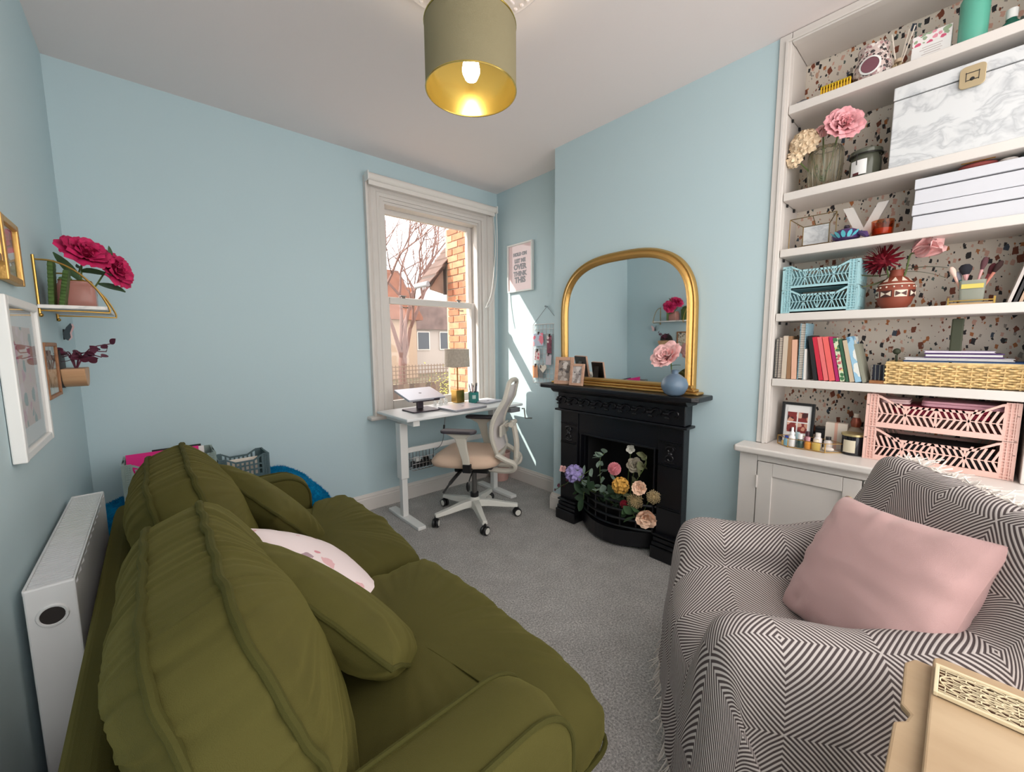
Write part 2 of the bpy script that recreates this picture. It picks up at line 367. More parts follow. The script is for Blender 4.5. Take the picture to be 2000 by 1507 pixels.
us = sash('upper_sash', wx0+.032, wx1-.032, 1.575, wz1-.032, DY+.105, .042, .055, .05)
ls = sash('lower_sash', wx0+.032, wx1-.032, .722, 1.615, DY+.055, .048, .05, .085)
for xx in (1.53, 2.06):
    B().cyl((xx, DY+.075, 1.613), (xx, DY+.075, 1.632), .016, .012).box(xx-.03, xx+.022, DY+.062, DY+.085, 1.628, 1.638).obj('sash_fastener', mat('brushed_steel', (150, 146, 142), .35, 1), ls, bevel=.002)
    B().tube(cr([(xx-.02, DY+.055, 1.545), (xx-.02, DY+.035, 1.54), (xx, DY+.03, 1.538), (xx+.02, DY+.035, 1.54), (xx+.02, DY+.055, 1.545)], 4), .004, 6).obj('sash_lift', mat('brushed_steel', (150,)*3), ls)
B().box(wx0+.03, wx1-.03, DY+.005, DY+.1, wz1-.05, wz1-.03).obj('head_bead', WHITE, win)
# inner staff beads of the box frame
B().box(wx0+.03, wx0+.045, DY+.005, DY+.05, wz0, wz1-.03).obj('staff_bead', WHITE, win); B().box(wx1-.045, wx1-.03, DY+.005, DY+.05, wz0, wz1-.03).obj('staff_bead', WHITE, win)
B().box(wx0+.02, wx1-.02, DY+.03, DY+.28, .66, .721).obj('outer_sill', WHITE, win, bevel=.006)
# roller blind
rb = empty('roller_blind', 'rolled up white roller blind along the top of the window with a bead chain', 'blind', (1.79, DY-.075, 2.425))
BL = mat('blind_fabric', (226, 220, 214), .7)
B().lathe([(.026, -.575), (.026, .575)], 20, RY(PI/2)).obj('roller', BL, rb, smooth=True)
for sx in (-1, 1): B().box(sx*.58-.006, sx*.58+.006, -.03, .035, -.032, .03).obj('bracket', WHITE2, rb, bevel=.004)
B().box(-.57, .57, -.004, .008, -.055, -.015).obj('bottom_bar', BL, rb)
B().tube(cr([(.568, -.026, 0), (.572, -.03, -.25), (.565, -.03, -.5), (.54, -.03, -.68), (.50, -.03, -.80), (.44, -.02, -.86), (.50, -.02, -.74), (.535, -.02, -.55), (.56, -.02, -.3), (.568, .026, 0)], 8), .0035, 6).obj('bead_chain', WHITE2, rb)

# ------------------------------------------------------------------ outdoors, seen through the window
GZ = -.75
B().box(-9, 20, DY+.24, 45, GZ-.2, GZ).obj('ground', mat('garden_ground', (110, 102, 82), .95, var=.3, vscale=3), kind='structure')
BRK = [mat('brick_%d' % i, c, .85, bump=.3, bscale=60, var=.15, vscale=15) for i, c in enumerate(((172, 112, 80), (182, 126, 94), (160, 98, 70), (190, 136, 106)))]
MORT = mat('mortar', (170, 150, 130), .9, bump=.3, bscale=150)
bw = empty('brick_outbuilding', 'orange brick rear wing of the neighbouring house with a boarded gable', 'building', (2.62, 3.4, GZ))
B().box(.012, 2.4, 0, .70, 0, 3.30).obj('mortar_core', MORT, bw)
bb = B().box(0, .1, 0, .21, 0, .064); bms = [bb.mesh('brick', m_) for m_ in BRK]
half = B().box(0, .1, 0, .10, 0, .064); hms = [half.mesh('brick', m_) for m_ in BRK]
rb_ = random.Random(3)
for r in range(16, 44):
    off = 0 if r % 2 else -.111
    y = off
    while y < .66:
        if y < 0: o = bpy.data.objects.new('brick', rb_.choice(hms)); yy = 0
        elif y > .50: o = bpy.data.objects.new('brick', rb_.choice(hms)); yy = y
        else: o = bpy.data.objects.new('brick', rb_.choice(bms)); yy = y
        COL.objects.link(o); o.parent = bw; o.location = (rb_.uniform(-.003, .003), yy, r*.075)
        y += .222
# corner bricks on the far end and the boarded gable under the verge
gm = mat('gable_boarding', (150, 122, 108), .8, var=.2, vscale=8); DK = mat('roof_tile', (96, 74, 66), .8, var=.25, vscale=10)
_o = Vector((2.62, 3.4, GZ)); _e = at(835, 556, 'y', 4.15) - _o; _t = at(903, 464, 'y', 4.15) - _o; ex, ez, tx, tz = _e.x, _e.z, _t.x, _t.z
sl = math.atan2(tz-ez, tx-ex); zl = lambda x: ez+(x-ex)*(tz-ez)/(tx-ex)
DT = mat('dark_trim', (70, 54, 48), .7)
def slab(name, poly, ya, yb, m_): B().loft([[(x, y, z) for x, z in poly] for y in (ya, yb)]).obj(name, m_, bw)
slab('gable_board', [(ex+.03, ez-.05), (.012, ez-.09), (.012, zl(.012)-.03), (ex+.03, ez-.02)], .72, .76, gm)
slab('trim_post', [(-.014, ez-.10), (.016, ez-.10), (.016, zl(.016)-.02), (-.014, zl(-.014)-.02)], .695, .73, DT)
slab('barge_board', [(ex-.02, ez-.03), (tx, tz-.05), (tx, tz+.01), (ex-.02, ez+.03)], .66, .70, DT)
slab('sloping_soffit', [(ex-.02, ez+.0), (tx, tz), (tx, tz+.02), (ex-.02, ez+.03)], .66, .95, DT)
for i in range(6):
    xa = ex-.03+(tx-ex)*i/6; xb = xa+(tx-ex)/6+.03; slab('roof_tile', [(xa, zl(xa)+.045), (xb, zl(xb)+.025), (xb, zl(xb)+.04), (xa, zl(xa)+.062)], .64, .95, DK)
B().cyl((ex-.04, .66, ez), (ex-.04, .95, ez), .03, None, 10).obj('gutter', mat('grey_gutter', (150, 150, 156), .5), bw, smooth=True)
# bare tree
BARK = mat('bare_bark', (120, 92, 86), .9)
tr = empty('bare_tree', 'leafless tree with fine spreading branches behind the garden fence', 'tree', (5.3, 10.6, GZ))
rt = random.Random(11); br = B()
def grow(p, d, ln, r, lev):
    pts = [p]; q = p.copy(); dd = d.copy()
    for i in range(4):
        dd = (dd + Vector((rt.uniform(-.16, .16), rt.uniform(-.16, .16), rt.uniform(-.06, .14)))).normalized(); q = q + dd*ln/4; pts.append(q.copy())
    br.tube(pts, [r*(1-.45*i/4) for i in range(5)], 4 if lev > 1 else 7)
    if lev >= 6: return
    for i in range(3 if lev < 4 else 2 + (lev == 4)):
        a = dd.orthogonal().normalized(); a.rotate(Matrix.Rotation(rt.uniform(0, 2*PI), 3, dd))
        nd = (dd*1.0 + a*rt.uniform(.45, .95)).normalized(); k = rt.choice((2, 3, 4, 4)); grow(pts[k], nd, ln*rt.uniform(.62, .82), r*.56, lev+1)
for k, (dx, dy) in enumerate(((-.35, -.1), (.3, .1), (.05, -.3), (-.1, .3))): grow(Vector((0, 0, 1.5)), Vector((dx, dy, 1)).normalized(), 1.9, .07, 1)
br.obj('branches', BARK, tr, smooth=True)
B().tube(cr([(0, 0, 0), (.03, 0, .5), (-.02, .02, 1.0), (0, 0, 1.6)], 4), [.16, .15, .14, .135, .13, .13, .125, .12, .12, .12, .115, .115, .11], 10).obj('trunk', BARK, tr, smooth=True)
# fence with trellis
fn = empty('garden_fence', 'weathered board fence with a trellis top at the end of the garden', 'fence', (1.2, 9.0, GZ))
FW = [mat('fence_board_%d' % i, c, .85, var=.15, vscale=6) for i, c in enumerate(((112, 94, 86), (126, 108, 96), (100, 86, 80)))]
fb = [B().box(0, .14, 0, .02, 0, 1.02).mesh('board', m_) for m_ in FW]
for i in range(46):
    o = bpy.data.objects.new('board', fb[(i*7) % 3]); COL.objects.link(o); o.parent = fn; o.location = (i*.15, rt.uniform(-.006, .006), 0)
lat = [B().box(0, .022, 0, .012, 0, .46).mesh('trellis_slat', FW[1]), B().box(0, 4.6, 0, .012, 0, .022).mesh('trellis_rail', FW[1])]
for i in range(52):
    o = bpy.data.objects.new('trellis_slat', lat[0]); COL.objects.link(o); o.parent = fn; o.location = (1.6+i*.088, .004, 1.02)
for i in range(5):
    o = bpy.data.objects.new('trellis_rail', lat[1]); COL.objects.link(o); o.parent = fn; o.location = (1.6, -.008, 1.05+i*.095)
for i in range(12):
    B().box(0, 1.55, 0, .02, 0, .09).obj('board', FW[i % 3], fn, loc=(-.05, -.03, .2+i*.1))
# houses behind
def house(loc, w_, d_, h, rh, wallm, roofm, label, wins):
    e = empty('terraced_house', label, 'house', loc)
    B().box(0, w_, 0, d_, 0, h).obj('wall', wallm, e)
    B().prism([(-.3, h-.1), (w_+.3, h-.1), (w_+.3, h+.05), (w_*.82, h+rh), (w_*.18, h+rh), (-.3, h+.05)], d_*.6, T(0, d_*.55, 0) @ RX(PI/2)).obj('roof', roofm, e)
    for (x, z, ww, hh) in wins:
        f = B(); f.box(x-.07, x+ww+.07, -.06, 0, z-.07, z+hh+.07); o = f.obj('window', WHITE, e)
        B().box(x, x+ww, -.08, -.055, z, z+hh).obj('pane', mat('far_pane', (70, 74, 82), .2), o)
    B().box(w_*.12, w_*.12+.8, d_*.2, d_*.2+.5, h+rh-.6, h+rh+.9).obj('chimney', BRK[2], e)
house((5.2, 21, GZ), 6.2, 5, 3.4, 2.5, mat('pale_render', (168, 146, 128), .9), mat('far_roof', (136, 92, 76), .9, var=.25, vscale=2), 'pale house with a reddish roof beyond the fence', [(1.2, 1.9, .9, 1.2), (3.6, 1.9, .9, 1.2)])
house((12.2, 24, GZ), 4.2, 5, 3.0, 1.8, mat('white_render', (176, 166, 160), .9), mat('far_roof_grey', (118, 100, 96), .9, var=.25, vscale=2), 'white house with a grey roof beside the pale house', [(.9, 1.6, .8, 1.1), (2.6, 1.6, .8, 1.1)])
# a shrub by the trellis
sh = B(); rs = random.Random(5)
for i in range(900):
    p = Vector((rs.gauss(0, .3), rs.gauss(0, .15), abs(rs.gauss(.7, .35)))); leaf2 = Vector((rs.gauss(0, 1), rs.gauss(0, 1), rs.gauss(0, .7))).normalized()*.035; lw = leaf2.orthogonal().normalized()*.014; sh.add([p-leaf2, p+lw, p+leaf2, p-lw], [(0, 1, 2, 3)])
e = empty('garden_shrub', 'yellow green shrub in front of the garden trellis', 'shrub', (5.35, 8.1, GZ)); sh.obj('foliage', mat('yellow_leaf', (150, 146, 66), .7), e)
B().tube([(0, 0, 0), (.03, 0, .4), (0, .02, .8)], .02, 6).obj('stem', BARK, e)
# ================================================================== flowers and foliage
def petal(b, M, L, W, cup=.35, curl=.2, nu=4, nv=5, ruff=0, ph=0):
    def fn(u, v):
        x = (u-.5)*2; w_ = W*.5*(math.sin(PI*min(1, .12+.82*v))**.7)
        z = L*v; y = -cup*L*math.sin(v*PI*.55)*.5 + curl*L*v*v*.6 + cup*W*.5*(1-x*x)*-.3 + ruff*L*math.sin(u*9+ph)*v
        return (x*w_, y, z)
    b.grid(fn, nu, nv, M)
def rose_bloom(b, M, r, layers=5, n=6, opening=1.15, seed=0, ruff=.02):
    R_ = random.Random(seed)
    for l in range(layers):
        f = l/max(1, layers-1); m_ = max(3, int(n*(1-.35*f)))
        for k in range(m_):
            a = 2*PI*(k+.5*(l % 2))/m_ + R_.uniform(-.12, .12); tl = opening*(1-f)**1.1 + .12 + R_.uniform(-.06, .06)
            L = r*(1.0-.25*f)*R_.uniform(.92, 1.06)
            petal(b, M @ RZ(a) @ T(0, r*.10*(1-f)+r*.05, 0) @ RX(-tl), L, L*1.05, .5, .12, ruff=ruff, ph=R_.uniform(0, 6))
def fib(n, lo=-1.0):
    for i in range(n):
        z = 1-(1-lo)*(i+.5)/n; a = i*2.39996; q = math.sqrt(max(0, 1-z*z)); yield Vector((q*math.cos(a), q*math.sin(a), z))
def pompom(b, M, r, n=90, pl=.45, pw=.3):
    b.ball((0, 0, 0), r*.62, 10, 6, M)
    for d in fib(n, -.6): petal(b, M @ frame(d*r*.55, d), r*pl, r*pw, .3, .0, 2, 3)
def hydrangea(b, M, r, n=40, fr=.36, lo=-.3):
    b.ball((0, 0, 0), r*.7, 10, 6, M)
    for i, d in enumerate(fib(n, lo)):
        F = M @ frame(d*r*.8, d) @ RZ(i*.7)
        for k in range(4): petal(b, F @ RZ(k*PI/2) @ RX(-1.15), r*fr, r*fr*.95, .2, .1, 2, 2)
def spikeball(b, M, r, n=70):
    b.ball((0, 0, 0), r*.3, 8, 5, M)
    for i, d in enumerate(fib(n, -.7)):
        e = d*r*(.8+.2*((i*37) % 10)/10); b.tube([M @ (d*r*.25), M @ e], [r*.025, r*.02], 4); b.ball(M @ e, r*.055, 5, 3)
def leaf(b, M, L, W, droop=.25, fold=.15):
    b.grid(lambda u, v: ((u-.5)*W*(math.sin(PI*(.04+.94*v))**.8), -droop*L*v*v + abs(u-.5)*W*fold, L*v), 2, 6, M)
FLK = {'rose': rose_bloom, 'pompom': pompom, 'hydrangea': hydrangea, 'spike': spikeball}
def flower(label, base, head, facing, kind, r, pm, leaves=(), stem=.003, group=None, leafm=None, name='artificial_flower', cat='flower', bend=.0, **kw):
    base = Vector(base); e = empty(name, label, cat, base, group=group); h = Vector(head)-base; f = Vector(facing).normalized()
    pts = cr([(0, 0, 0), h*.5+Vector((0, 0, bend)), h - f*r*.25, h], 5); B().tube(pts, stem, 6).obj('stem', STEM, e, smooth=True)
    b = B(); FLK[kind](b, frame(h, f), r, **kw); b.obj('bloom', pm, e, smooth='all')
    for (t, d, L, W) in leaves:
        b = B(); leaf(b, frame(h*t, d), L, W); b.obj('leaf', leafm or LEAF, e, smooth='all')
    return e
PK = mat('blush_petal', (236, 186, 184), .7, var=.12, vscale=60); PK2 = mat('dusty_pink_petal', (222, 140, 150), .7, var=.18, vscale=60); MAG = mat('magenta_petal', (186, 20, 84), .7, var=.25, vscale=50); CRM = mat('cream_petal', (228, 204, 172), .7, var=.1, vscale=60)
LIL = mat('lilac_petal', (164, 150, 204), .7, var=.2, vscale=40); YEL = mat('mustard_petal', (222, 168, 76), .7, var=.2, vscale=50); RED = mat('crimson_petal', (140, 16, 40), .7, var=.25, vscale=50); PEA = mat('peach_petal', (240, 200, 172), .7, var=.12, vscale=50); STRAW = mat('straw_spikes', (196, 172, 128), .8)

# ================================================================== fireplace
fp = empty('fireplace', 'black cast iron fireplace surround with a mantel shelf against the blue chimney breast', 'fireplace', (CX, 1.43, 0))
# local: x towards the room is negative, y along the wall
yn, yf = -.445, .445
MZ = .975
B().prism([(.0, -.56), (-.17, -.56), (-.19, -.53), (-.19, .53), (-.17, .56), (0, .56)], .026, T(0, 0, MZ-.026)).obj('mantel_shelf', IRON, fp, bevel=.006)
fr = B()   # carved frieze: stepped cornice
for x_, h0, h1, e_ in ((-.115, .915, .95, .03), (-.09, .80, .915, .01), (-.105, .785, .80, .03)): fr.box(x_, 0, yn-e_, yf+e_, h0, h1)
fr.loft([[(-.115-.03*math.sin(t*PI/2), y_, .915+.034*t) for t in (0, .3, .6, 1)] + [(0, y_, .949), (0, y_, .915)] for y_ in (yn-.035, yf+.035)])
fr.obj('frieze', IRON, fp, bevel=.004)
sw = B()   # scroll relief
for k in range(9):
    yc = -.40+k*.1
    pts = [(-.096, yc+(.040-.0045*i)*math.cos(i*.62), .857+(.034-.0032*i)*math.sin(i*.62)) for i in range(9)]
    sw.tube(pts, [.009-.0006*i for i in range(9)], 6)
    sw.ball((-.096, yc+.05, .862), (.012, .022, .012), 8, 5)
    for s_ in (-1, 1): sw.ball((-.096, yc+.045, .857+.02*s_), (.009, .018, .008), 6, 4)
sw.obj('scroll_relief', IRON, fp, smooth=True)
for s_, nm in ((-1, 'pilaster'), (1, 'pilaster')):
    a0, a1 = (yn, yn+.15) if s_ < 0 else (yf-.15, yf)
    p = B(); p.box(-.07, 0, a0, a1, .12, .785)
    o = p.obj(nm, IRON, fp, bevel=.004)
    q = B(); q.box(-.11, 0, a0-.012, a1+.012, 0, .075); q.box(-.10, 0, a0-.008, a1+.008, .075, .10); q.box(-.09, 0, a0-.004, a1+.004, .10, .125); q.box(-.098, 0, a0-.006, a1+.006, .135, .15)
    q.obj('plinth', IRON, o, bevel=.005)
    ym = (a0+a1)/2
    for z_ in (.555, .565, .69, .70): B().box(-.078, -.06, a0+.006, a1-.006, z_-.0025, z_+.0025).obj('moulding', IRON, o)
    rr = B()
    for i in range(2):
        rr.tube([(-.073, ym+.025*math.cos(t)*(1-.08*t), .628+(.026 if i else -.026)+.022*math.sin(t)*(1-.08*t)) for t in [k*.6 for k in range(11)]], .0045, 6)
    rr.ball((-.073, ym, .628), (.008, .014, .014), 8, 5); rr.tube([(-.073, ym-.03, .585), (-.073, ym, .578), (-.073, ym+.03, .585)], .004, 6); rr.tube([(-.073, ym-.03, .668), (-.073, ym, .677), (-.073, ym+.03, .668)], .004, 6)
    rr.obj('rosette', IRON, o, smooth=True)
    for z_ in (.30, .312): B().box(-.076, -.06, a0+.006, a1-.006, z_-.0025, z_+.0025).obj('moulding', IRON, o)
B().box(-.06, 0, yn+.15, yf-.15, FZ1-.002, .785).obj('lintel', IRON, fp)
ins = B()  # stepped inner frame round the opening
oy0, oy1, oz = FY0-1.43, FY1-1.43, FZ1
for k, (g_, d_) in enumerate(((0, -.05), (.022, -.062), (.034, -.03))):
    a0, a1, z1_, t_ = oy0-.03+g_, oy1+.03-g_, oz+.03-g_, .012
    ins.box(d_-.006, .0, a0, a0+t_, .12, z1_); ins.box(d_-.006, .0, a1-t_, a1, .12, z1_); ins.box(d_-.006, .0, a0, a1, z1_-t_, z1_)
ins.obj('inner_frame', IRON, fp, bevel=.003)
SOOT = mat('sooty_firebox', (16, 15, 17), .9)
fbx = B(); fbx.box(.002, .30, oy0-.0005, oy0+.015, 0, oz); fbx.box(.002, .30, oy1-.015, oy1+.0005, 0, oz); fbx.box(.26, .299, oy0, oy1, 0, oz); fbx.box(.002, .30, oy0, oy1, oz-.02, oz); fbx.box(.0, .30, oy0, oy1, 0, .10)
fbx.obj('firebox', SOOT, fp)
gr = B()   # bowed grate bars
for k, z_ in enumerate((.13, .18, .235, .285)):
    gr.tube([(-.04-.10*math.sin(PI*t)*(1-.1*k*0), oy0-.01+(oy1-oy0+.02)*t, z_) for t in [i/16 for i in range(17)]], .0095, 8)
for i in range(1, 6):
    t = i/6; gr.cyl((-.04-.10*math.sin(PI*t), oy0+(oy1-oy0)*t, .12), (-.04-.10*math.sin(PI*t), oy0+(oy1-oy0)*t, .29), .006, None, 6)
gr.obj('grate_bars', IRON, fp, smooth=True)
B().loft([[(-.15*math.sin(PI*i/16)*1.0-.02, oy0-.02+(oy1-oy0+.04)*i/16, z_) for i in range(17)] + [(0, oy1+.02, z_), (0, oy0-.02, z_)] for z_ in (.02, .115)]).obj('hearth_apron', IRON, fp)

# flowers lying in the grate, placed from the photograph on the plane of the grate
def FP(u, v, x): return at(u, v, 'x', x)
GB = Vector((CX-.02, 1.46, .25)); fg = 'artificial flowers filling the grate'
def gf(label, u, v, x, kind, r, pm, base=None, **kw):
    h = FP(u, v, x); b = Vector((CX+.02, h.y*.5+1.45*.5, .15)) if base is None else base
    return flower(label, b, h, kw.pop('facing', (-.9, -.35, .35)), kind, r, pm, group=fg, bend=.03, **kw)
gf('lilac hydrangea at the left end of the grate flowers', 1122, 925, CX-.12, 'hydrangea', .062, LIL, n=26, fr=.42, leaves=((.8, (-.3, -.6, .5), .1, .06), (.7, (-.5, .2, -.8), .1, .06)))
gf('pale pink bud beside the lilac hydrangea', 1100, 915, CX-.11, 'rose', .025, PK, layers=3, n=4)
gf('coral pink dahlia in the middle of the fireplace', 1200, 915, CX-.10, 'pompom', .042, PK2, leaves=((.75, (-.4, .5, .5), .06, .035), (.6, (-.4, -.5, .2), .06, .035)), leafm=LEAFG)
gf('mustard yellow hydrangea above the grate bars', 1212, 948, CX-.13, 'hydrangea', .054, YEL, n=30, fr=.34)
gf('upper peach rose on the right of the grate', 1250, 953, CX-.15, 'rose', .056, PEA, layers=6, n=6, opening=.65)
gf('large peach rose hanging below the grate bars', 1262, 1005, CX-.20, 'rose', .07, PEA, layers=6, n=6, opening=.7, facing=(-.9, -.5, -.1), leaves=((.8, (-.5, .6, .3), .09, .05),))
gf('crimson flower tucked behind the grate bars', 1219, 984, CX-.16, 'pompom', .026, RED, n=50)
gf('larger straw coloured spiky seed head between the two peach roses', 1240, 978, CX-.16, 'spike', .05, STRAW, n=80)
gf('smaller straw coloured spiky seed head by the right pilaster', 1276, 970, CX-.16, 'spike', .042, STRAW, n=80)
gf('cream and brown succulent rosette at the top of the fire opening', 1240, 908, CX-.04, 'rose', .045, mat('succulent', (150, 140, 122), .7, var=.25, vscale=50), layers=4, n=6, opening=1.2)
gf('small white bloom at the top of the fire opening', 1232, 877, CX-.03, 'rose', .026, mat('white_petal', (216, 212, 200), .7), layers=3, n=5, opening=1.2)
def sprig(label, base, pts, leaves, lm, L, W, group=fg, name='leafy_sprig', cat='sprig', sm=None):
    e = empty(name, label, cat, base, group=group); base = Vector(base); P = cr([Vector(p)-base for p in pts], 6); B().tube(P, .0025, 5).obj('stem', sm or STEM, e)
    R_ = random.Random(len(label)); proto = B(); leaf(proto, Matrix(), L, W); me = proto.mesh('leaf', lm, 'all')
    for i in range(leaves):
        t = (i+1)/(leaves); p = P[min(len(P)-1, int(t*(len(P)-1)))]; d = Vector((R_.uniform(-1, .3), R_.uniform(-1, 1), R_.uniform(-.5, 1)))
        o = bpy.data.objects.new('leaf', me); COL.objects.link(o); o.parent = e; o.matrix_local = frame(p, d, (R_.uniform(-1, 1), R_.uniform(-1, 1), .2)) @ Matrix.Scale(R_.uniform(.75, 1.15), 4)
    return e
G0 = Vector((CX+.03, 1.43, .16))
sprig('grey green eucalyptus sprig standing in the middle of the grate', G0, [G0, FP(1178, 960, CX-.1), FP(1172, 900, CX-.07), FP(1180, 885, CX-.05)], 18, LEAFG, .055, .048)
sprig('pale leaf sprig beside the lilac hydrangea', G0, [G0, FP(1165, 955, CX-.12), FP(1135, 935, CX-.13), FP(1155, 915, CX-.12)], 8, LEAFG, .075, .055)
sprig('dark green leafy sprig drooping over the left bars', G0, [G0, FP(1160, 960, CX-.14), FP(1142, 960, CX-.15), FP(1140, 975, CX-.14)], 10, LEAFD, .095, .065)
sprig('plum coloured sprig trailing past the left pilaster', G0, [G0, FP(1130, 940, CX-.13), FP(1104, 945, CX-.13), FP(1086, 955, CX-.12)], 12, LEAFP, .032, .02)
sprig('dark green sprig under the mustard hydrangea', G0, [G0, FP(1205, 965, CX-.12), FP(1196, 975, CX-.14)], 9, LEAFD, .085, .06)
sprig('green sprig beside the lower peach rose', G0, [G0, FP(1230, 990, CX-.17), FP(1240, 1010, CX-.18)], 9, LEAF, .07, .05)
sprig('olive leaf sprig in the right of the fire opening', G0, [G0, FP(1245, 935, CX-.05), FP(1262, 905, CX-.04), FP(1255, 885, CX-.03)], 10, mat('olive_leaf', (120, 122, 88), .7), .055, .046)

# ================================================================== mirror on the mantel
mr = empty('overmantel_mirror', 'gold framed arched overmantel mirror standing on the black mantel shelf', 'mirror', (CX-.012, 1.435, MZ+.001)); mr.rotation_euler = (0, 0, 0)
def archpts(hw, h, hs, n=40):
    """arch outline from the bottom near side round to the bottom far side (y, z)"""
    pts = [(-hw, 0)] + [(-hw, hs*t) for t in (.33, .66)]
    for i in range(n+1):
        a = PI*i/n; c, s_ = -math.cos(a), math.sin(a)
        pts.append((hw*math.copysign(abs(c)**.72, c), hs+(h-hs)*abs(s_)**.72))
    return pts + [(hw, hs*t) for t in (.66, .33)] + [(hw, 0)]
HW, HH, HS = .475, .83, .42
prof = [(0, 0), (0, -.024), (.008, -.034), (.018, -.03), (.024, -.038), (.036, -.042), (.048, -.036), (.054, -.024), (.054, 0)]
rings = []
oA = archpts(HW, HH, HS)
for i, (y_, z_) in enumerate(oA):
    a = oA[max(0, i-1)]; b = oA[min(len(oA)-1, i+1)]; t = Vector((b[0]-a[0], b[1]-a[1])).normalized(); nrm = Vector((t.y, -t.x))
    rings.append([(p[1], y_+nrm.x*p[0], z_+nrm.y*p[0]) for p in prof])
B().loft(rings).obj('arched_frame', GOLD, mr, smooth=True)
bs = B()
for (x0, z0, z1, e) in ((-.085, 0, .014, .045), (-.065, .014, .028, .02), (-.048, .028, .05, .0)): bs.box(x0, -.002, -HW-e, HW+e, z0, z1)
bs.obj('base_moulding', GOLD, mr, bevel=.006)
iA = archpts(HW-.03, HH-.03, HS)
B().prism([(y_, z_) for y_, z_ in iA], .006, Matrix(((0, 0, 1, -.018), (1, 0, 0, 0), (0, 1, 0, .03), (0, 0, 0, 1)))).obj('glass', MIRROR, mr)
mr.rotation_euler = (0, math.radians(-1.2), 0); mr.location.x = CX-.003; 

# photo frames and vase on the mantel
def photo_frame(label, loc, rz, w_, h, bw_, fm, pm, tilt=.2, d=.016, strut=True, name='photo_frame', group=None, mount=0):
    e = empty(name, label, 'picture frame', loc, rz, group); e.rotation_euler = (-tilt, 0, rz)
    f = B(); f.box(-w_/2, -w_/2+bw_, -d, 0, 0, h); f.box(w_/2-bw_, w_/2, -d, 0, 0, h); f.box(-w_/2+bw_, w_/2-bw_, -d, 0, 0, bw_); f.box(-w_/2+bw_, w_/2-bw_, -d, 0, h-bw_, h)
    f.obj('frame', fm, e, bevel=.002)
    if mount:
        B().box(-w_/2+bw_-.002, w_/2-bw_+.002, -d*.5, -.002, bw_-.002, h-bw_+.002).obj('mount', PAPER, e)
    k = bw_+mount
    B().box(-w_/2+k-.001, w_/2-k+.001, -d*.58, -.0022, k-.001, h-k+.001).obj('picture', pm, e)
    if strut: B().box(-w_/2+.002, w_/2-.002, 0, .004, .002, h-.002).add([(-.02, .004, h*.8), (.02, .004, h*.8), (.025, h*.30, .03), (-.025, h*.30, .03)], [(0, 1, 2, 3)]).obj('back_board', BLACK, e)
    return e
ROSEW = m_wood('rose_wood_frame', (186, 142, 118), (206, 166, 142))
BABY = m_print('photo_print_grey', (150, 136, 128), [(110, 98, 92), (186, 174, 166), (212, 202, 196), (90, 84, 84)], 28, .6, .6)
photo_frame('larger rose wood photo frame standing at the left end of the mantel', (CX-.13, 1.80, MZ+.001), -PI/2+.28, .135, .185, .024, ROSEW, BABY, tilt=.16)
photo_frame('smaller rose wood photo frame in front of the larger one on the mantel', (CX-.145, 1.675, MZ+.001), -PI/2+.10, .105, .145, .018, ROSEW, m_print('photo_print_pale', (190, 180, 176), [(150, 138, 134), (214, 204, 200), (120, 112, 112)], 32, .6, .6), tilt=.16)
VB = mat('grey_blue_ceramic', (98, 118, 138), .35)
vs_ = empty('bud_vase', 'round grey blue bud vase at the right end of the mantel', 'vase', (CX-.152, 1.010, MZ+.001))
B().lathe([(.03, 0), (.05, .012), (.066, .04), (.068, .06), (.058, .088), (.032, .108), (.018, .116), (.017, .13), (.021, .136), (.014, .136), (.012, .115), (.03, .1)], 28).obj('body', VB, vs_, smooth=True)
flower('blush pink peony in the grey blue bud vase', (CX-.152, 1.010, MZ+.05), (CX-.16, 1.04, MZ+.19), (-.8, .1, .6), 'rose', .085, PK, layers=6, n=7, opening=1.0, leaves=((.75, (.3, -1, .4), .05, .03),))
# ================================================================== standing desk
DZ = .765; dx0, dx1, dy0, dy1 = 1.205, 2.245, 2.385, 2.862
dk = empty('standing_desk', 'white crank standing desk in front of the window', 'desk', (dx0, dy0, 0)); dw, dd = dx1-dx0, dy1-dy0
B().box(0, dw, 0, dd, DZ-.022, DZ).obj('desktop', mat('white_laminate', (224, 226, 226), .35), dk, bevel=.006)
fr = B(); fr.box(.06, .11, .03, dd-.03, DZ-.062, DZ-.022); fr.box(dw-.14, dw-.09, .03, dd-.03, DZ-.062, DZ-.022); fr.box(.11, dw-.14, .20, .25, DZ-.062, DZ-.022); fr.obj('top_frame', WHITE2, dk, bevel=.003)
for lx in (.07, dw-.135):
    l = B(); l.box(lx-.03, lx+.03, .19, .26, .30, DZ-.06); o = l.obj('leg', WHITE2, dk, bevel=.004)
    B().box(lx-.022, lx+.022, .20, .25, .02, .32).obj('inner_leg', WHITE2, o, bevel=.003)
    B().prism([(lx-.03, -.03), (lx+.03, -.03), (lx+.034, .2), (lx+.03, dd-.05), (lx-.03, dd-.05), (lx-.034, .2)], .025, T(0, 0, 0)).obj('foot', WHITE2, dk, bevel=.005)
B().box(.1, dw-.165, .215, .235, .475, .515).obj('crossbar', WHITE2, dk, bevel=.003)
GREYP = mat('grey_plastic', (120, 120, 124), .5)
cr_ = B(); cr_.box(dw-.16, dw-.06, -.03, .05, DZ-.06, DZ-.024); cr_.obj('crank_box', GREYP, dk, bevel=.004)
B().tube([(dw-.03, -.02, DZ-.04), (dw-.008, -.02, DZ-.04), (dw-.005, -.03, DZ-.12), (dw+.06, -.04, DZ-.128)], .006, 8).obj('crank_handle', mat('brushed_steel', (150,)*3), dk, smooth=True)
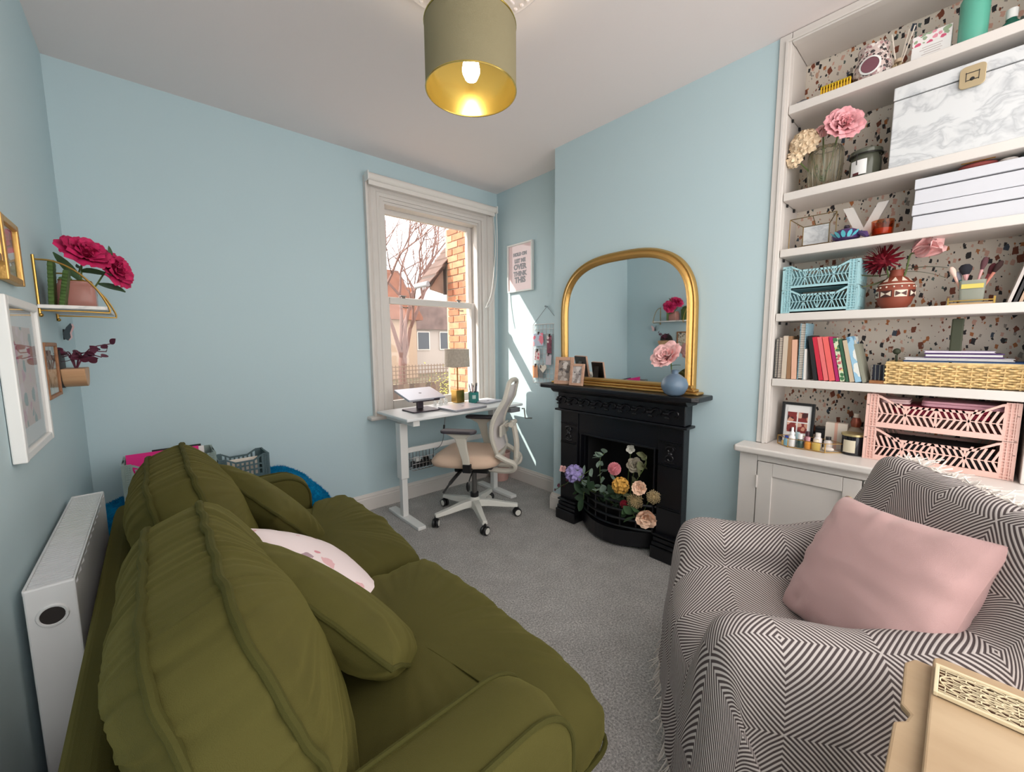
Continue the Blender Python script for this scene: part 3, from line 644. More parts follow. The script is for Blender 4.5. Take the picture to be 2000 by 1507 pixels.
# cable tray hung on the crossbar, with a power strip in it
ct = empty('cable_tray', 'chrome wire cable tray hanging from the desk crossbar', 'cable tray', (1.33, 2.57, .35))
wr = B()
for k in range(8): x_ = k*.028; wr.tube([(x_, .0, .09), (x_, 0, 0), (x_, .1, 0), (x_, .1, .13)], .0025, 5)
for yy, zz in ((0, .09), (0, .0), (.1, 0), (.1, .13), (.05, 0), (0, .045), (.1, .06)): wr.tube([(0, yy, zz), (.196, yy, zz)], .0025, 5)
wr.tube([(.0, .04, 0), (.0, .04, .165)], .003, 5); wr.tube([(.196, .04, 0), (.196, .04, .165)], .003, 5); wr.obj('wire_frame', mat('chrome', (200, 200, 204), .2, 1), ct)
ps = empty('power_strip', 'black power strip lying in the wire cable tray', 'power strip', (1.35, 2.585, .356)); B().box(0, .15, 0, .06, 0, .045).obj('body', BLACK, ps, bevel=.006)
B().box(.02, .06, .01, .05, .045, .075).obj('plug', mat('white_plug', (220, 220, 218), .4), ps, bevel=.004); B().box(.09, .13, .01, .05, .045, .07).obj('plug', BLACK, ps, bevel=.004)
cb = empty('laptop_charger_cable', 'thin charger cable with a black adapter hanging down behind the desk', 'cable', (1.60, 2.52, .40))
cpt = cr([(-.03, -.02, DZ-.40-.03), (-.035, 0, .22), (-.04, .0, .16), (-.05, .03, .1), (-.07, .08, .06)], 6)
B().tube(cpt, .0025, 6).obj('cord', mat('cord_grey', (120, 124, 128), .5), cb); B().tube([(-.033, -.005, .26), (-.036, 0, .20)], .007, 8).obj('adapter', BLACK, cb)
# ------------------------------------------------------------------ things on the desk
ALU = mat('aluminium', (206, 206, 216), .38, .35); ALUD = mat('laptop_edge', (176, 176, 184), .35, .6)
def laptop(label, loc, rz, tilt=0, w_=.31, d_=.22, t_=.016, stand=False):
    e = empty('laptop', label, 'laptop', loc, rz); e.rotation_euler = (tilt, 0, rz)
    B().prism(rrect(w_, d_, .012), t_*.55, T(0, 0, 0)).obj('base', ALUD, e, bevel=.002); B().prism(rrect(w_, d_, .012), t_*.4, T(0, 0, t_*.58)).obj('lid', ALU, e, bevel=.002)
    B().prism([(.012*math.cos(a), .010*math.sin(a)) for a in [2*PI*k/12 for k in range(12)]], .0006, T(0, 0, t_*.98)).obj('emblem', GREYP, e); return e
sp = at(808, 762, 'z', .885)
SPY = 2.66; sx = 1.46
st = empty('laptop_stand', 'dark metal laptop stand at the left end of the desk', 'laptop stand', (sx, SPY, DZ+.001))
B().prism(rrect(.22, .2, .02), .008).obj('base_plate', mat('dark_grey_metal', (70, 62, 70), .4, .6), st, bevel=.002)
B().box(-.025, .025, .0, .03, .008, .085).obj('post', mat('dark_grey_metal', (1, 1, 1)), st, bevel=.004)
B().box(-.1, .1, -.09, .09, 0, .008, T(0, .01, .1) @ RX(math.radians(15))).box(-.11, .11, -.105, -.095, 0, .02, T(0, .01, .1) @ RX(math.radians(15))).obj('tray', mat('dark_grey_metal', (1, 1, 1)), st, bevel=.002)
laptop('closed silver laptop resting on the tilted laptop stand', (sx, SPY+.01, DZ+.113), .05, math.radians(15))
laptop('closed silver laptop lying flat on the desk in front of the lamp', (1.735, 2.515, DZ+.001), .08, 0)
laptop('thin silver device lying flat at the right end of the desk behind the chair', (2.08, 2.64, DZ+.001), .2, 0, .2, .15, .012)
TXT = {}
def text_mesh(body, size, depth, bold=0.0, align='CENTER'):
    c = bpy.data.curves.new('lettering', 'FONT'); c.body = body; c.size = size; c.extrude = depth; c.offset = bold; c.align_x = align; c.resolution_u = 3
    o = bpy.data.objects.new('lettering', c); COL.objects.link(o); dg = bpy.context.evaluated_depsgraph_get(); me = bpy.data.meshes.new_from_object(o.evaluated_get(dg)); bpy.data.objects.remove(o); bpy.data.curves.remove(c); return me
def letter(ch, label, loc, rz, size, depth, m_, name='letter', parent=None, bold=0, cat='letter', group=None):
    me = text_mesh(ch, size, depth, bold); me.materials.clear(); me.materials.append(m_); o = bpy.data.objects.new(name, me); COL.objects.link(o); o.parent = parent; o.location = loc; o.rotation_euler = (PI/2, 0, rz)
    if label: tag(o, label, cat, group)
    return o
for ch, x_, lb in (('S', 1.665, 'small white letter S standing on the desk left of the ampersand'), ('&', 1.715, 'small white ampersand standing on the desk between two letters'), ('B', 1.765, 'small white letter B standing on the desk nearest the lamp')):
    letter(ch, lb, (x_, 2.80, DZ+.003), 0, .062, .006, WHITE2, bold=.002)
# table lamp
tl = empty('table_lamp', 'table lamp with grey pleated shade on a brass cube base by the window', 'lamp', (1.888, 2.805, DZ+.001))
B().box(-.04, .04, -.04, .04, 0, .105).obj('base', BRASS, tl, bevel=.003); B().cyl((0, 0, .105), (0, 0, .42), .006).obj('stem', mat('dark_brass', (150, 104, 50), .35, .9), tl, smooth=True)
SHD = mat('pleated_fabric', (176, 164, 150), .85, var=.12, vscale=60)
B().lathe([(.104, .30), (.1, .44)], 72, None, False, lambda f: 1+.018*math.sin(f*2*PI*36)).lathe([(.1, .30), (.096, .44)], 72, None, False).obj('shade', SHD, tl, smooth='all')
for zz, rr in ((.30, .104), (.44, .1)): B().tube([(rr*math.cos(2*PI*k/40), rr*math.sin(2*PI*k/40), zz) for k in range(40)], .003, 6, True).obj('shade_rim', SHD, tl)
B().tube([(-.1, 0, .432), (0, 0, .425), (.1, 0, .432)], .002, 5).obj('shade_spider', BRASS, tl)
TEAL = mat('teal_glass', (24, 122, 116), .2, coat=.5)
pj = empty('pen_pot', 'teal candle jar with a pale label used as a pen pot on the desk', 'pen pot', (1.975, 2.70, DZ+.001))
B().lathe([(.042, 0), (.044, .004), (.044, .088), (.040, .088), (.040, .01), (.01, .008)], 24).obj('jar', TEAL, pj, smooth=True)
B().add([(.0446*math.cos(a), .0446*math.sin(a), z) for a in [-PI*.78+k*.13 for k in range(6)] for z in (.035, .065)], [(2*k, 2*k+2, 2*k+3, 2*k+1) for k in range(5)]).obj('label', mat('pale_label', (190, 214, 208), .6), pj)
for i, (a, tl_, L, c, lb) in enumerate(((.3, .25, .15, (40, 40, 48), 'black pen leaning right in the teal pen pot'), (2.4, .3, .145, (60, 50, 60), 'dark pen leaning left in the teal pen pot'), (1.6, .12, .15, (190, 140, 140), 'pink pencil in the teal pen pot'), (4.0, .2, .14, (210, 200, 200), 'white pen in the teal pen pot'), (5.2, .22, .155, (90, 96, 120), 'blue grey pen in the teal pen pot'))):
    e = empty('pen', lb, 'pen', (1.975+.012*math.cos(a), 2.70+.012*math.sin(a), DZ+.012), 0, 'pens in the teal pot'); d = Vector((math.cos(a)*tl_*.6, math.sin(a)*tl_*.6, 1)).normalized()
    B().cyl((0, 0, 0), d*L*.85, .0045, None, 8).obj('barrel', mat('pen_%d' % i, c, .4), e, smooth=True); B().cyl(d*L*.85, d*L, .0045, .003, 8).obj('cap', BLACK, e, smooth=True)
# pink bin
bn = empty('waste_bin', 'pale pink waste bin on the carpet in the corner behind the desk', 'bin', (2.325, 2.79, 0))
B().lathe([(.075, 0), (.08, .01), (.098, .25), (.102, .26), (.094, .26), (.076, .015), (.01, .012)], 32).obj('body', mat('pink_enamel', (214, 170, 160), .45), bn, smooth=True); B().tube([(.1*math.cos(2*PI*k/32), .1*math.sin(2*PI*k/32), .26) for k in range(32)], .004, 6, True).obj('rim', mat('pink_enamel', (1,)*3), bn)

# ================================================================== office chair
ch = empty('office_chair', 'beige swivel office chair with a mesh back on five castors at the desk', 'office chair', (1.675, 2.30, 0), math.atan2(.80, -.60))
# local: +x faces forward (towards the desk), +y is its left (towards the near side of the photo)
CF = mat('chair_frame_plastic', (196, 190, 178), .45); CFD = mat('chair_frame_white', (214, 212, 204), .4); SEATF = m_velvet('beige_seat_fabric', (206, 178, 156), (214, 186, 164), .2); PADM = mat('dark_pad', (62, 56, 62), .55)
rot0 = math.radians(174)-math.atan2(.80, -.60)
for k in range(5):
    a = rot0+k*2*PI/5; M = RZ(a)
    B().loft([[(x_, -w_, z0), (x_, w_, z0), (x_, w_*.7, z1), (x_, -w_*.7, z1)] for x_, w_, z0, z1 in ((.02, .035, .085, .135), (.1, .03, .085, .13), (.22, .024, .075, .108), (.315, .02, .072, .095))], M=M).obj('base_arm', CFD, ch, bevel=.004)
    cs = B(); c = M @ Vector((.31, 0, .03)); sd = Matrix.Rotation(a+.9+k*1.3, 4, 'Z')
    for s_ in (-1, 1): cs.lathe([(.012, 0), (.028, .001), (.03, .006), (.03, .014), (.026, .018), (.01, .018)], 20, T(*c) @ sd @ RX(PI/2) @ T(0, 0, .004 if s_ > 0 else -.022))
    co = cs.obj('castor', BLACK, ch, smooth=True)
    hb = B()
    for s_ in (-1, 1): hb.lathe([(.002, 0), (.021, .001), (.021, .004), (.002, .004)], 18, T(*c) @ sd @ RX(PI/2) @ T(0, 0, .0195 if s_ > 0 else -.0235))
    hb.obj('castor_hub', CFD, co, smooth=True)
    B().cyl(c+Vector((0, 0, .01)), c+Vector((0, 0, .05)), .008, None, 8).cbox(c+Vector((0, 0, .026)), (.02, .02, .02)).obj('castor_fork', BLACK, co)
B().lathe([(.045, .07), (.05, .08), (.05, .13), (.034, .14), (.03, .15)], 24).obj('hub', CFD, ch, smooth=True)
B().lathe([(.03, .15), (.03, .18)], 20).obj('column_collar', BLACK, ch, smooth=True); B().lathe([(.018, .17), (.018, .37)], 20).obj('gas_column', mat('grey_metal', (110, 108, 106), .35, .7), ch, smooth=True)
B().box(-.13, .12, -.09, .09, .35, .40).box(-.17, .15, -.14, .14, .395, .415).obj('tilt_mechanism', BLACK, ch, bevel=.012)
B().tube(cr([(.06, .08, .375), (.07, .16, .36), (.10, .22, .32), (.13, .28, .27)], 4), [.012]*9+[.007]*4, 8).obj('lever', BLACK, ch, smooth=True)
B().tube(cr([(-.02, .08, .375), (-.02, .14, .35), (-.015, .17, .32)], 4), .005, 8).ball((-.01, .18, .285), (.014, .01, .035), 10, 6).obj('lever', BLACK, ch, smooth=True)
def seatfn(u, v):
    x = (u-.5)*2; y = (v-.5)*2; return None
st_ = B(); n_ = 40; rings = []
for (sc, z) in ((.0, .415), (.85, .415), (.97, .425), (1.0, .445), (.985, .468), (.9, .487), (.7, .496), (.4, .498), (0.02, .494)):
    ring = []
    for k in range(n_):
        a = 2*PI*k/n_; c, s_ = math.cos(a), math.sin(a); x_ = .245*math.copysign(abs(c)**.55, c)*max(sc, .01); y_ = .235*math.copysign(abs(s_)**.55, s_)*max(sc, .01)*(1+.06*c)
        ring.append((x_+.03, y_, z - .02*max(0, (x_-.15)/.1)**2*(z > .45) + .012*max(0, abs(y_)-.12)/.12*(z > .48)))
    rings.append(ring)
st_.loft(rings).obj('seat', SEATF, ch, smooth='all')
for s_ in (-1, 1):   # arms: upright from under the seat, flaring into the pad
    y_ = s_*.265
    a = B(); a.loft([[(x0, y_-t/2, z), (x1, y_-t/2, z), (x1, y_+t/2, z), (x0, y_+t/2, z)] for x0, x1, z, t in ((-.055, -.01, .44, .02), (-.05, .0, .50, .022), (-.035, .025, .58, .024), (-.03, .045, .64, .026), (-.06, .09, .665, .04), (-.075, .11, .675, .05))])
    ar = a.obj('armrest', CF, ch, bevel=.005)
    B().box(-.06, -.008, min(y_, y_-s_*.12), max(y_, y_-s_*.12), .412, .432).box(-.062, -.006, y_-.014, y_+.014, .412, .47).obj('armrest_bracket', BLACK, ar, bevel=.004)
    B().prism(rrect(.24, .085, .035, 6), .022, T(.02, y_, .675)).obj('armrest_pad', PADM, ar, bevel=.008)
def backp(t, s_):
    """backrest outline: t 0 bottom .. 1 top, returns (x, halfwidth, z)"""
    z = .53+.45*t; x = -.205-.055*t + .05*math.sin(PI*min(1, t*1.3))*1.0 - .03*t*t; hw = .20*(1-.28*t**2)*(1-.22*(1-t)**3); return x, hw*s_, z
out = [backp(i/14, -1) for i in range(15)]; top = [(out[-1][0], out[-1][1]*math.cos(k*PI/8), out[-1][2]+.025*math.sin(k*PI/8)) for k in range(1, 8)]; rgt = [backp(1-i/14, 1) for i in range(15)]; bot = [(out[0][0]-.0, .158*math.cos(k*PI/8), out[0][2]-.05*math.sin(k*PI/8)) for k in range(1, 8)]
loop = [(p[0], p[1], p[2]) for p in out] + top + [(p[0], p[1], p[2]) for p in rgt] + bot
B().tube(loop, .016, 8, True).obj('back_frame', CF, ch, smooth=True)
mesh_m = mat('chair_mesh', (206, 198, 196), .8, alpha=.92)
def backsurf(u, v):
    x, hw, z = backp(v, 1); q = (u-.5)*2; return (x-.02*(1-q*q), hw*q, z)
B().grid(backsurf, 10, 14).obj('back_mesh', mesh_m, ch, smooth='all')
sp_ = B()
for s_ in (-1, 1):
    sp_.tube(cr([(-.20, s_*.15, .51), (-.26, s_*.14, .475), (-.315, s_*.11, .44), (-.31, s_*.09, .395), (-.24, s_*.07, .375), (-.12, s_*.06, .38)], 6), .019, 8)
sp_.obj('back_support', CF, ch, smooth=True)
B().tube(cr([(-.31, 0, .44), (-.315, 0, .55), (-.30, 0, .66), (-.285, 0, .72)], 6), .02, 8).tube([(-.29, -.07, .70), (-.29, .07, .70)], .018, 10).tube([(-.285, 0, .70), (-.235, 0, .68)], .014, 8).obj('spine', CF, ch, smooth=True)
B().tube([(-.315, -.1, .44), (-.315, .1, .44)], .018, 8).obj('spine_bar', CF, ch, smooth=True)
B().box(-.235, -.215, -.12, .12, .62, .70).obj('lumbar_pad', CF, ch, bevel=.008)

# ================================================================== alcove wall: print and wire board
pt = empty('framed_print', 'white framed pink typographic print on the alcove wall by the window', 'framed print', (WX, 2.618, 1.905))
W2, H2 = .158, .205
f = B(); f.box(-.028, -.002, -W2, -W2+.014, -H2, H2); f.box(-.028, -.002, W2-.014, W2, -H2, H2); f.box(-.028, -.002, -W2, W2, -H2, -H2+.014); f.box(-.028, -.002, -W2, W2, H2-.014, H2); f.obj('frame', WHITE2, pt, bevel=.002)
B().box(-.016, -.003, -W2+.012, W2-.012, -H2+.012, H2-.012).obj('print', mat('pale_pink_print', (236, 208, 208), .6), pt)
INK = mat('print_ink', (96, 84, 92), .7)
for i, (tx_, sz) in enumerate((('HOLD ON', .036), ('LET ME', .043), ('OVER', .062), ('THINK', .053), ('THIS', .066))):
    letter(tx_, None, (-.0168, 0.0, .105-i*.056-(sz*.1)), -PI/2, sz, .0006, INK, 'lettering', pt, bold=.0034)
B().box(-.0215, -.0205, -W2+.012, W2-.012, -H2+.012, H2-.012).obj('glazing', GLASS, pt)
wb = empty('wire_board', 'white wire grid memo board hanging on the alcove wall behind the mantel', 'memo board', (WX-.014, 2.305, .92))
WIRE = mat('white_wire', (206, 204, 204), .4)
g = B()
for k in range(9): g.tube([(0, -.155+k*.0388, 0), (0, -.155+k*.0388, .49)], .0022 if 0 < k < 8 else .0035, 5)
for k in range(13): g.tube([(.003, -.155, k*.0408), (.003, .155, k*.0408)], .0022 if 0 < k < 12 else .0035, 5)
g.obj('wire_grid', WIRE, wb)
B().tube([(0, -.15, .49), (.006, 0, .632), (0, .15, .49)], .002, 5).obj('hanging_cord', mat('cord_grey', (1,)*3), wb)
B().cyl((.014, 0, .632), (-.012, 0, .632), .004, None, 8).ball((-.012, 0, .632), .008, 8, 5).obj('nail', mat('chrome', (1,)*3), wb)
CARDS = ((.085, .31, .12, .105, m_print('card_blue_pink', (186, 196, 214), [(226, 120, 140), (240, 170, 180), (226, 120, 140)], 16, .6, .5), 'pale blue card with a pink flower pinned to the wire board'),
         (-.04, .25, .05, .145, m_print('card_plum', (120, 40, 66), [(90, 24, 50), (160, 80, 104), (220, 200, 200)], 30, .4, .4), 'plum photo strip pinned to the wire board'),
         (.10, .19, .06, .08, m_print('card_tag', (232, 206, 204), [(206, 90, 110), (226, 150, 160)], 40, .5, .4), 'pink gift tag pinned to the wire board'),
         (.12, .04, .06, .105, mat('card_orange', (214, 150, 112), .7), 'orange card pinned to the bottom of the wire board'),
         (.055, .045, .05, .09, mat('card_slate', (112, 112, 112), .7), 'slate grey card beside the orange card on the wire board'),
         (-.03, .155, .06, .085, mat('card_lilac', (206, 192, 200), .7), 'pale lilac card below the plum strip on the wire board'))
for i, (y_, z_, w_, h_, m_, lb) in enumerate(CARDS):
    e = empty('pinned_card', lb, 'card', (WX-.02, 2.305+y_, .92+z_), 0, 'cards on the wire board')
    B().box(-.002, 0, -w_/2, w_/2, 0, h_, RX((i % 3-1)*.06)).obj('card', m_, e); B().box(-.008, .006, -.006, .006, h_-.012, h_+.014).obj('clip', mat('dark_clip', (80, 60, 56), .5), e)
e = empty('heart_tag', 'cream heart shaped tag hanging on the wire board', 'tag', (WX-.02, 2.305+.03, .92+.155))
B().prism([(.042*(math.sin(t)**3), .030*(1.1*math.cos(t)-.42*math.cos(2*t)-.17*math.cos(3*t)-.07*math.cos(4*t))) for t in [2*PI*k/28 for k in range(28)]], .003, Matrix(((0, 0, 1, -.004), (1, 0, 0, 0), (0, 1, 0, -.03), (0, 0, 0, 1)))).obj('heart', CREAM, e); B().tube([(-.002, 0, 0), (.002, 0, .03)], .001, 4).obj('string', WOODM, e)
# ================================================================== pendant lamp
pl = empty('pendant_lamp', 'olive drum pendant lamp with a gold lining and a lit bulb', 'pendant lamp', (PX, PY, 2.15))
SH_ = m_velvet('olive_shade_fabric', (132, 123, 96), (138, 129, 102), .15); GLIN = mat('gold_lining', (186, 164, 88), .22, .85)
B().lathe([(.160, .0), (.160, .205)], 64, None, False).obj('shade', SH_, pl, smooth='all'); B().lathe([(.1575, .0005), (.1575, .2095)], 64, None, False).obj('shade_lining', GLIN, pl, smooth='all')
for z_ in (0, .21): B().tube([(.159*math.cos(2*PI*k/64), .159*math.sin(2*PI*k/64), z_) for k in range(64)], .0028, 6, True).obj('shade_rim', GLIN, pl, smooth=True)
spd = B()
for k in range(3):
    a = 2*PI*k/3+.4; spd.tube(cr([(.022*math.cos(a), .022*math.sin(a), .175), (.08*math.cos(a), .08*math.sin(a), .178), (.156*math.cos(a), .156*math.sin(a), .2)], 4), .003, 6)
spd.obj('shade_spider', BRASS, pl); B().lathe([(.021, .135), (.021, .185), (.014, .20), (.006, .215)], 16).obj('lamp_holder', mat('brass', (1,)*3), pl, smooth=True)
B().cyl((0, 0, .21), (0, 0, ZC-2.15-.05), .004, None, 8).obj('flex', WHITE2, pl)
B().lathe([(.002, .035), (.02, .04), (.03, .06), (.031, .075), (.026, .1), (.016, .12), (.014, .14)], 20).obj('bulb', mat('lit_bulb', (255, 244, 224), .4, emit=((255, 240, 214), 16)), pl, smooth='all')
# ================================================================== soft furnishings
def resample(poly, N):
    P = [Vector(p) for p in poly]; L = [0]
    for i in range(len(P)): L.append(L[-1]+(P[(i+1) % len(P)]-P[i]).length)
    out = []; k = 0
    for i in range(N):
        d = L[-1]*i/N
        while L[k+1] < d: k += 1
        out.append(P[k].lerp(P[(k+1) % len(P)], (d-L[k])/max(1e-9, L[k+1]-L[k])))
    return out
def chaikin(poly, it=3):
    P = [Vector(p) for p in poly]
    for _ in range(it):
        Q = []
        for i in range(len(P)): a, b = P[i], P[(i+1) % len(P)]; Q += [a.lerp(b, .25), a.lerp(b, .75)]
        P = Q
    return P
def cushion(outline, prof, wr=.006, seed=0, N=132, wf=9.0, lump=.006):
    """closed cushion: outline (2-D), prof = [(scale, offset)] from one face centre round the edge to the other; axis = third coordinate"""
    O = resample(outline, N); c = sum(O, Vector((0, 0)))/N; b = B(); rings = []
    for (s, d) in prof:
        ring = []
        for k, p in enumerate(O):
            q = c+(p-c)*s; a = k/N*2*PI
            e = max(0, min(1, (s-.45)/.5)); fold = ns((math.cos(a)*wf, math.sin(a)*wf, seed+d*2), 1.0)+.6*ns((math.cos(a)*wf*2.3, math.sin(a)*wf*2.3, seed+5+d*4), 1)
            w_ = wr*e*(1.15-e*.4)*fold + lump*(ns((q.x*5, q.y*5, seed+7), 1.0)+.45*ns((q.x*16, q.y*7, seed+2)))
            if s > .97: q = c+(p-c)*(s*(1+wr*1.1*fold))
            ring.append((q.x, q.y, d + w_*(1 if d >= prof[len(prof)//2][1] else -1)))
        rings.append(ring)
    b.loft(rings); return b, O, c
def piping(O, d, r, c=None, s=1.0, jit=.002, seed=0):
    pts = []
    for k, p in enumerate(O):
        q = p if c is None else c+(p-c)*s
        pts.append((q.x+jit*ns((k*.13, seed, 0)), q.y+jit*ns((k*.13, seed, 3)), d+jit*1.6*ns((k*.17, seed, 9))))
    return B().tube(pts, r, 8, True)
SOF = empty('sofa', 'olive green velvet two seat sofa along the left wall', 'sofa', (0, 1.33, 0))
def SM(b, name, m_=OLIVE, par=SOF, **kw):
    return b.obj(name, m_, par, **kw)
# base and back frame (local y = world y - 1.33)
SM(B().box(-.165, .60, -.89, .89, .09, .30), 'base', bevel=.02, seg=3)
SM(B().loft([[(-.165, y_, .2), (-.165, y_, .58), (-.15, y_, .615), (-.115, y_, .62), (-.10, y_, .60), (-.06, y_, .3), (-.06, y_, .2)] for y_ in (-.90, .90)]), 'back_frame', bevel=.012, seg=3)
for (x_, y_) in ((-.12, -.84), (-.12, .84), (.55, -.84), (.55, .84)): SM(B().cyl((x_, y_, 0), (x_, y_, .095), .022, .03, 12), 'foot', mat('dark_foot', (60, 44, 32), .5))
# arms: padded slabs with a rounded front top
def arm(y0, y1):
    poly = chaikin([(-.14, .10), (.515, .10), (.53, .35), (.525, .60), (.36, .625), (.1, .612), (-.14, .60)], 1)
    poly = []
    for i in range(10): a = -PI/2*0 + PI/2*i/9; poly.append((.42+.115*math.cos(a), .51+.115*math.sin(a)))
    poly = [(-.14, .10), (.51, .10), (.528, .3)] + poly + [(.2, .622), (0, .615), (-.14, .6)]
    c = Vector((.2, .35)); O = resample(poly, 90); rings = []
    for y_, s, in ((y0, .0), (y0, .93), (y0+.006, .985), (y0+.02, 1.0), ((y0+y1)/2, 1.025), (y1-.02, 1.0), (y1-.006, .985), (y1, .93), (y1, .0)):
        rings.append([((c+(p-c)*max(s, .01)).x, y_+.004*ns((p.x*6, p.y*6, y_)), (c+(p-c)*max(s, .01)).y) for p in O])
    a = SM(B().loft(rings), 'arm', smooth='all')
    for y_ in (y0+.006, y1-.006):
        pts = [((c+(p-c)*.99).x, y_, (c+(p-c)*.99).y) for p in O]; SM(B().tube(pts, .0055, 8, True), 'piping', OLIVE_D, a, smooth=True)
    pts = [((c+(p-c)*1.024).x, y0+(y1-y0)*t, (c+(p-c)*1.024).y) for t, p in [(j/6, O[int(len(O)*.44)]) for j in range(7)]]
    SM(B().tube(pts, .002, 6), 'seam', OLIVE_D, a)
arm(-.905, -.765); arm(.765, .905)
# seat cushions with ears in front of the arms
def seatc(sgn, seed):
    pl = [(.04, sgn*.005), (.69, sgn*.005), (.74, sgn*.02), (.755, sgn*.4), (.745, sgn*.82), (.70, sgn*.855), (.56, sgn*.85), (.545, sgn*.77), (.52, sgn*.755), (.04, sgn*.755)]
    if sgn < 0: pl = pl[::-1]
    O0 = chaikin(pl, 2)
    prof = [(0.01, .505), (.2, .505), (.4, .502), (.58, .496), (.74, .487), (.86, .474), (.93, .458), (.975, .435), (1.0, .395), (1.0, .345), (.985, .312), (.95, .302), (.6, .30), (.01, .30)]
    b, O, c = cushion(O0, prof, .012, seed, 200, 10, .016); o = SM(b, 'seat_cushion', smooth='all')
    SM(piping(O, .335, .006, c, 1.004, .002, seed), 'piping', OLIVE_D, o, smooth=True)
seatc(-1, 1.3); seatc(1, 4.1)
# back cushions: boxed, heavily rounded; built flat (u = along the sofa, v = up) then stood up
BM = lambda yc: Matrix(((0, 0, 1, .085), (1, 0, 0, yc), (0, 1, 0, .655), (0, 0, 0, 1))) @ RX(math.radians(-20))
for yc, seed in ((-.388, 2.2), (.388, 8.8)):
    O0 = rrect(.775, .46, .19, 10)
    prof = [(.01, .135), (.2, .133), (.4, .126), (.58, .115), (.74, .10), (.86, .084), (.94, .070), (1.0, .052), (1.015, .03), (1.018, 0), (1.015, -.03), (1.0, -.052), (.95, -.078), (.87, -.104), (.76, -.126), (.6, -.145), (.4, -.157), (.2, -.163), (.01, -.165)]
    b, O, c = cushion(O0, prof, .013, seed, 240, 15, .009)
    b.v = [tuple(BM(yc) @ Vector(v)) for v in b.v]; o = SM(b, 'back_cushion', smooth='all')
    for d in (.052, -.052):
        p = piping(O, d, .0075, c, 1.008, .004, seed+d); p.v = [tuple(BM(yc) @ Vector(v)) for v in p.v]; SM(p, 'piping', OLIVE_D, o, smooth=True)
def pillow_mesh(w_, h_, t, seed, wr=.008, n=44):
    b = B()
    for sd in (1, -1):
        def fn(u, v):
            x = (u-.5)*2; y = (v-.5)*2; q = max(0, (1-abs(x)**2.4))*max(0, (1-abs(y)**2.4))
            px = x*w_/2*(1-.075*(1-y*y)*abs(x)**3); py = y*h_/2*(1-.075*(1-x*x)*abs(y)**3)
            e = 1-min(1, q*1.6); fold = ns((x*2.2+y, y*6, seed))*.5+ns((math.atan2(y, x)*5, (x*x+y*y)*1.2, seed+3))*min(1, (x*x+y*y)**1.5*1.3)
            return (px, py, sd*(t*.5*q**.42 + wr*fold*(q**.3)*(.25+.75*e)))
        b.grid(fn, n, n)
    return b
def edge_loop(w_, h_, n=40):
    pts = []
    for k in range(4*n):
        s, t = divmod(k, n); q = t/n*2-1; x, y = ((q, -1), (1, q), (-q, 1), (-1, -q))[s]
        pts.append((x*w_/2*(1-.075*(1-y*y)*abs(x)**3), y*h_/2*(1-.075*(1-x*x)*abs(y)**3), .003*ns((k*.2, w_, 0))))
    return pts
def pillow(label, c, n, up, roll, w_, h_, t, m_, pm=None, seed=0, name='cushion', wr=.008):
    z = Vector(n).normalized(); y = Vector(up); y = (y-z*y.dot(z)).normalized(); x = y.cross(z)
    M = Matrix(((x.x, y.x, z.x, c[0]), (x.y, y.y, z.y, c[1]), (x.z, y.z, z.z, c[2]), (0, 0, 0, 1))) @ RZ(roll)
    e = empty(name, label, 'cushion', c); e.rotation_euler = M.to_euler()
    b = pillow_mesh(w_, h_, t, seed, wr); o = b.obj('cover', m_, e, smooth='all')
    if pm: B().tube(edge_loop(w_, h_), .0055, 8, True).obj('piping', pm, e, smooth=True)
    return e
pillow('olive velvet scatter cushion leaning on the far back cushion of the sofa', (.295, 1.76, .615), (.74, .12, .64), (0, 0, 1), math.radians(24), .43, .43, .16, OLIVE, OLIVE_D, 3.3, wr=.018)
pillow('olive velvet scatter cushion leaning on the near back cushion of the sofa', (.288, .98, .602), (.74, .12, .64), (0, 0, 1), math.radians(30), .47, .47, .15, OLIVE, OLIVE_D, 6.1, wr=.018)
FLOR = m_print('pink_floral_linen', (240, 222, 222), [(214, 140, 150), (226, 176, 180), (170, 140, 150)], 13, .8, .22)
pillow('white and pink floral cushion between the two olive scatter cushions', (.325, 1.315, .54), (.60, -.05, .80), (0, 0, 1), math.radians(20), .42, .42, .15, FLOR, None, 9.2)

# ================================================================== radiator
rd = empty('radiator', 'white double panel radiator on the left wall behind the sofa', 'radiator', (LX, 1.40, .12))
RW = mat('radiator_enamel', (226, 226, 226), .35); rl, rh = .78, .58
def corr(x, sgn):
    b = B(); n = 24; rows = []
    for k in range(n+1):
        y_ = rl*k/n; rows.append([(x+sgn*(.005 if k % 2 else 0), y_, .02), (x+sgn*(.005 if k % 2 else 0), y_, rh-.02)])
    return rows
B().loft([[(.078, y_, z_), (.096+(.004 if i % 2 else 0), y_, z_), (.096+(.004 if i % 2 else 0), y_, z_+rh-.03), (.078, y_, z_+rh-.03)] for i, y_ in enumerate([rl*k/25 for k in range(26)]) for z_ in (.01,)]).obj('front_panel', RW, rd, bevel=.002)
B().box(.02, .034, 0, rl, .01, rh-.02).obj('rear_panel', RW, rd)
for y_ in (-.004, rl-.008):
    s_ = B().box(.014, .1, y_, y_+.012, .0, rh).obj('side_panel', RW, rd, bevel=.004)
    if y_ < 0:
        B().tube([(  .057+.024*math.cos(2*PI*k/24), y_-.001, rh-.075+.024*math.sin(2*PI*k/24)) for k in range(24)], .004, 6, True).obj('hole_ring', RW, s_, smooth=True)
        B().lathe([(.001, 0), (.023, 0), (.023, .002), (.001, .002)], 24, T(.057, y_-.0005, rh-.075) @ RX(PI/2)).obj('valve_hole', mat('dark_hole', (40, 34, 32), .7), s_)
